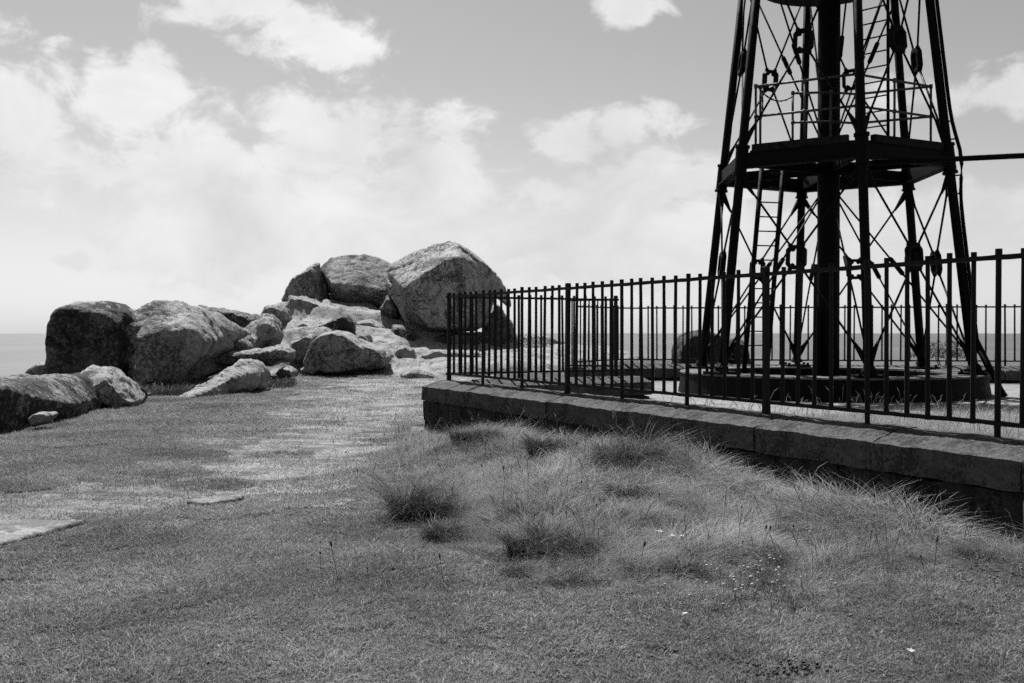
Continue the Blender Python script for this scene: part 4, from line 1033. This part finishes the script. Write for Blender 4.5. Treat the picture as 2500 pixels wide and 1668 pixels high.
    for q in range(6):
        r = random.Random(q); vf = []
        for i in range(3):
            a = r.uniform(0, 6.28); h = r.uniform(0.2, 0.36); b = Vector((r.uniform(-.08, .08), r.uniform(-.08, .08), 0)); ln = Vector((math.cos(a), math.sin(a), 0)) * r.uniform(0.02, 0.14)
            vf.append(tube([b, b + ln * .35 + Vector((0, 0, h * .55)), b + ln + Vector((0, 0, h)), b + ln * 1.5 + Vector((0, 0, h * 1.12))], [0.0010, 0.0009, 0.003, 0.0008], 4))
        V, Fs = merge(*vf); me = mesh_of('stalk', V, Fs); me.materials.append(M_STRAW); st.append(me)
    cst = proto_collection('seed_stalk', st)
    x, y = rand_ground(1000, 5.0, 16, 1, 0.9); k = (wall_side(x, y) > 0.02) & (rough_amt(x, y) > 0.35); x, y = x[k], y[k]
    x2 = x; y2 = y
    s = 4 + 9 * RNG.random(420); w = 0.4 + 3.4 * RNG.random(420); xe = C0.x + UN.x * s - NN.x * w; ye = C0.y + UN.y * s - NN.y * w
    kk = np.hypot(xe - TC.x, ye - TC.y) > 2.7; xe, ye = xe[kk], ye[kk]
    pts = np.concatenate([np.stack([x, y, terrain(x, y)], 1), np.stack([xe, ye, np.full(len(xe), ZIN)], 1)])
    scatter('seed_stalks', 'thin pale seed stalks rising from the rough grass', pts, 0.5 + 0.6 * RNG.random(len(pts)), cst, 6, 5)
    pl = []
    for q in range(5):
        r = random.Random(q + 50); h = r.uniform(0.08, 0.17); t = Vector((r.uniform(-.04, .04), r.uniform(-.04, .04), h))
        V, Fs = merge(tube([(0, 0, 0), t], 0.0012, 4), tube([t, t * 1.03, t * 1.12, t * 1.16], [0.002, 0.0055, 0.0048, 0.001], 6)); me = mesh_of('plantain', V, Fs); me.materials.append(M_SEED); pl.append(me)
    cpl = proto_collection('plantain_head', pl)
    x, y = rand_ground(260, 5.2, 13, 1, 0.9); k = (wall_side(x, y) > 0.1) & (x + 0.16 * y > -0.2); x, y = x[k], y[k]
    scatter('plantain_heads', 'small dark plantain heads scattered over the rough grass', np.stack([x, y, terrain(x, y)], 1), 0.7 + 0.6 * RNG.random(len(x)), cpl, 5, 6, 'plant')
build_grass()

def ground_at(px, py):
    Y = 1.45 * F / (py - EYE)
    for _ in range(6):
        z = float(terrain(np.array([(px - 1250) / F * Y]), np.array([Y]))[0]); Y = -z * F / (py - EYE)
    return Vector(((px - 1250) / F * Y, Y, z))
def build_plants():
    # distinct tussocks: (foot px, foot py, width m, height m, label)
    tus = [(1035, 1268, .22, .52, 'dark upright grass tussock, the leftmost tall one in front of the wall'),
           (1075, 1315, .16, .17, 'low dark grass tussock just below the leftmost tall one'),
           (1265, 1280, .24, .21, 'wide swept grass tussock right of the two dark left tussocks'),
           (1350, 1345, .24, .23, 'tall fine grass tussock, the nearest of the central cluster'),
           (1420, 1270, .22, .2, 'drooping grass tussock at the right of the central cluster'),
           (1495, 1215, .26, .2, 'flattened dark tussock behind the central cluster'),
           (1580, 1285, .2, .16, 'ragged low tussock right of the central cluster'),
           (1165, 1080, .26, .28, 'dark tussock at the wall foot below the second coping stone'),
           (1215, 1090, .14, .1, 'small tussock in the turf before the wall near its corner'),
           (1365, 1110, .30, .27, 'rounded dark tussock before the wall left of its middle'),
           (1545, 1135, .34, .34, 'large round tussock close to the wall below the fence post'),
           (2030, 1185, .36, .36, 'tall tussock leaning on the wall at the right'),
           (1780, 1200, .2, .16, 'shaggy tussock in mid grass right of centre'),
           (2390, 1290, .26, .2, 'dark shaggy tussock near the right edge below the wall'),
           (1275, 1405, .12, .09, 'small dark tussock alone in the near turf'),
           (1860, 1370, .2, .13, 'low dark tussock among the thrift flowers'),
           (1620, 1400, .2, .14, 'pale low tussock in the near grass right of centre')]
    for i, (px, py, w, h, lab) in enumerate(tus):
        g = ground_at(px, py)
        rr = random.Random(i + 77); VV = []; QQ = [[], [], [], []]; TT = []; nv = 0
        for c in range(7):
            an = rr.uniform(0, 6.28); q = w * 0.62 * math.sqrt(rr.random()); sc = rr.uniform(0.55, 1.15) * (1.15 if c == 0 else 1)
            Vb, Qb, tb = blades(int(rr.uniform(0.6, 1.2) * 620 * (w / .22) ** 2), w * 0.40 * sc, h * 0.35 * sc, h * 1.18 * sc, rr.uniform(0.003, 0.0042), 0.34, 0.8, 3000 + i * 10 + c, segs=4, clump=0.55, droop=0.25, wind=rr.uniform(-0.1, 0.45), lumps=0.6)
            VV.append(Vb + np.array([q * math.cos(an) * 1.3, q * math.sin(an), -0.01]))
            for e, p in enumerate(Qb): QQ[e].append(p + nv)
            TT.append(np.clip(tb * rr.uniform(0.5, 1.3), 0, 1)); nv += len(Vb)
        V = np.concatenate(VV); Q = [np.concatenate(p) for p in QQ]; t = np.concatenate(TT)
        o = link('grass_tussock', fast_mesh('grass_tussock', V, Q, M_TUSS, t), loc=g); tag(o, lab, 'grass', 'tussocks in the rough grass')
    # grass growing round the rock feet
    for i, (px, py, w, h, lab) in enumerate([(640, 945, .9, .28, 'dark shrubby grass at the right foot of the pale wedge rock'), (1010, 890, .6, .16, 'grass tuft at the foot of the small blocky pale rock'),
                                            (400, 965, .6, .3, 'grass hollow between the humped outcrop and the pale wedge rock'), (935, 858, .5, .2, 'tuft of grass below the dark propping boulder')]):
        g = ground_at(px, py)
        V, Q, t = blades(1100, w, h * 0.4, h * 1.2, 0.012, 0.4, 0.6, 400 + i, segs=3, clump=0.5)
        o = link('grass_patch', fast_mesh('grass_patch', V, Q, M_TUSS, t), loc=g); tag(o, lab, 'grass')
    # bushes
    for i, (px, py, Y, rx, rz, lab) in enumerate([(2305, 872, 24.5, .55, .26, 'pale leafy bush behind the far wall right of the tower'), (1290, 850, 40.5, .9, .35, 'low bush on the skyline seen through the railing bars'), (1045, 1003, 0, .26, .16, 'flowering clump')][:2]):
        c = P(px, py, Y); r = np.random.default_rng(70 + i); n = 1500
        d = r.normal(0, 1, (n, 3)); d /= np.linalg.norm(d, axis=1)[:, None]; d[:, 2] = np.abs(d[:, 2])
        bl = 0.75 + 0.35 * vnoise(d[:, 0] * 3 + 9, d[:, 1] * 3 + 9)
        pos = d * np.array([rx, rx * .8, rz])[None] * 1.6 * (bl * r.random(n) ** 0.35)[:, None]
        s = 0.035 + 0.03 * r.random(n); a = r.normal(0, 1, (n, 3)); a /= np.linalg.norm(a, axis=1)[:, None]; b = np.cross(a, r.normal(0, 1, (n, 3))); b /= np.linalg.norm(b, axis=1)[:, None]
        V = np.concatenate([pos - a * s[:, None], pos + b * s[:, None] * .5, pos + a * s[:, None], pos - b * s[:, None] * .5]); k = np.arange(n)
        root = empty('bush', c - Vector((0, 0, .25))); tag(root, lab, 'bush')
        link('foliage', fast_mesh('foliage', V, [np.stack([k, k + n, k + 2 * n, k + 3 * n], 1)], M_LONG, np.tile(r.random(n), 4)), parent=root, loc=(0, 0, .25))
        part('stem', merge(*[tube([c - Vector((0, 0, .5)), c + Vector((math.cos(q) * rx * .6, math.sin(q) * rx * .5, rz * .8))], [0.02, 0.006], 5) for q in (0.3, 1.9, 3.3, 4.6)]), M_SEED, root)
    # flowers
    def umbel(px, py, h, rad, lab):
        g = ground_at(px, py); r = random.Random(px)
        root = empty('white_flower', g); tag(root, lab, 'flower', 'white flowers in the rough grass')
        tip = g + Vector((r.uniform(-.02, .02), r.uniform(-.02, .02), h))
        part('stem', tube([g, g.lerp(tip, .5) + Vector((.006, 0, 0)), tip], 0.0018, 5), M_LONG, root)
        Vi, Fi = ico(1); vf = []
        for i in range(14):
            a = r.uniform(0, 6.28); q = rad * math.sqrt(r.random()); c = tip + Vector((q * math.cos(a), q * math.sin(a), r.uniform(0, .006)))
            vf.append(([c + Vector((v[0] * .0075, v[1] * .0075, v[2] * .004)) for v in Vi.tolist()], Fi.tolist()))
        part('flower_head', merge(*vf), M_PETAL, root)
    for px, py, h, rad, lab in [(1613, 1335, .1, .022, 'largest white flower head at the left of a row of three'), (1640, 1340, .08, .016, 'white flower head in the middle of the row of three'), (1666, 1342, .08, .013, 'white flower head at the right of the row of three'),
                                (2118, 1255, .1, .018, 'white flower in the grass below the wall, left of the dark tussock'), (2205, 1300, .08, .02, 'flat white flower left of the right edge tussock'), (2233, 1240, .09, .015, 'white flower against the dark wall foot at the right'),
                                (2235, 1622, .05, .012, 'lone white flower low in the bottom right turf'), (1667, 1525, .05, .01, 'tiny white flower in the near turf below the row of three')]:
        umbel(px, py, h, rad, lab)
    def thrift(px, py, n, spread, h, lab, seed):
        g = ground_at(px, py); r = random.Random(seed); root = empty('thrift_clump', g); tag(root, lab, 'flowers', 'clumps of thrift')
        Vi, Fi = ico(1)
        V, Q, t = blades(260, spread * .8, .02, .07, .003, .5, .5, seed, segs=2); link('leaves', fast_mesh('leaves', V, Q, M_TUSS, t), parent=root)
        for i in range(n):
            a = r.uniform(0, 6.28); q = spread * r.random() ** .6; b = Vector((q * math.cos(a) * 1.5, q * math.sin(a), 0)); hh = h * r.uniform(.6, 1.1)
            tip = b + Vector((r.uniform(-.02, .02), r.uniform(-.02, .02), hh)); s = r.uniform(.007, .0105)
            st = part('stem', tube([g + b, g + tip], 0.0011, 4), M_LONG, root)
            fh = mesh_of('flower_head', [(v[0] * s, v[1] * s, v[2] * s * .75) for v in Vi.tolist()], Fi.tolist(), True); link('flower_head', fh, M_THRIFT, st, tip - Vector(st.location))
    thrift(1850, 1425, 20, .2, .12, 'thrift clump with pale round heads in the near grass right of centre', 1)
    thrift(1920, 1450, 16, .2, .1, 'smaller thrift clump to the right of the main one', 2)
    thrift(1800, 1460, 12, .16, .1, 'low thrift clump below and left of the main one', 3)
    thrift(1085, 1050, 40, .3, .34, 'tall pale flowering clump at the foot of the wall corner', 4)
    thrift(1990, 1335, 6, .06, .1, 'little tuft of thrift heads above the main clump', 5)
    thrift(1720, 1480, 8, .2, .07, 'sparse thrift heads left of the low clump', 6)
    # pellets
    Vi, Fi = ico(1); VV = []; FF = []; r = np.random.default_rng(5); c = 0
    for (px, py, n, s) in ((1890, 1648, 26, .07), (1975, 1642, 26, .06), (1820, 1640, 14, .08), (1655, 1600, 6, .03)):
        g = ground_at(px, py)
        for i in range(n):
            p = np.array(g) + np.array([r.normal(0, s), r.normal(0, s * .6), 0.012 + 0.006 * r.random()]); VV.append(Vi * (0.007 + .003 * r.random()) + p); FF.append(Fi + c); c += len(Vi)
    tag(link('droppings', fast_mesh('droppings', np.concatenate(VV), [np.concatenate(FF)], M_SEED, smooth=True)), 'small dark rabbit droppings on the near turf', 'droppings', kind='stuff')
build_plants()
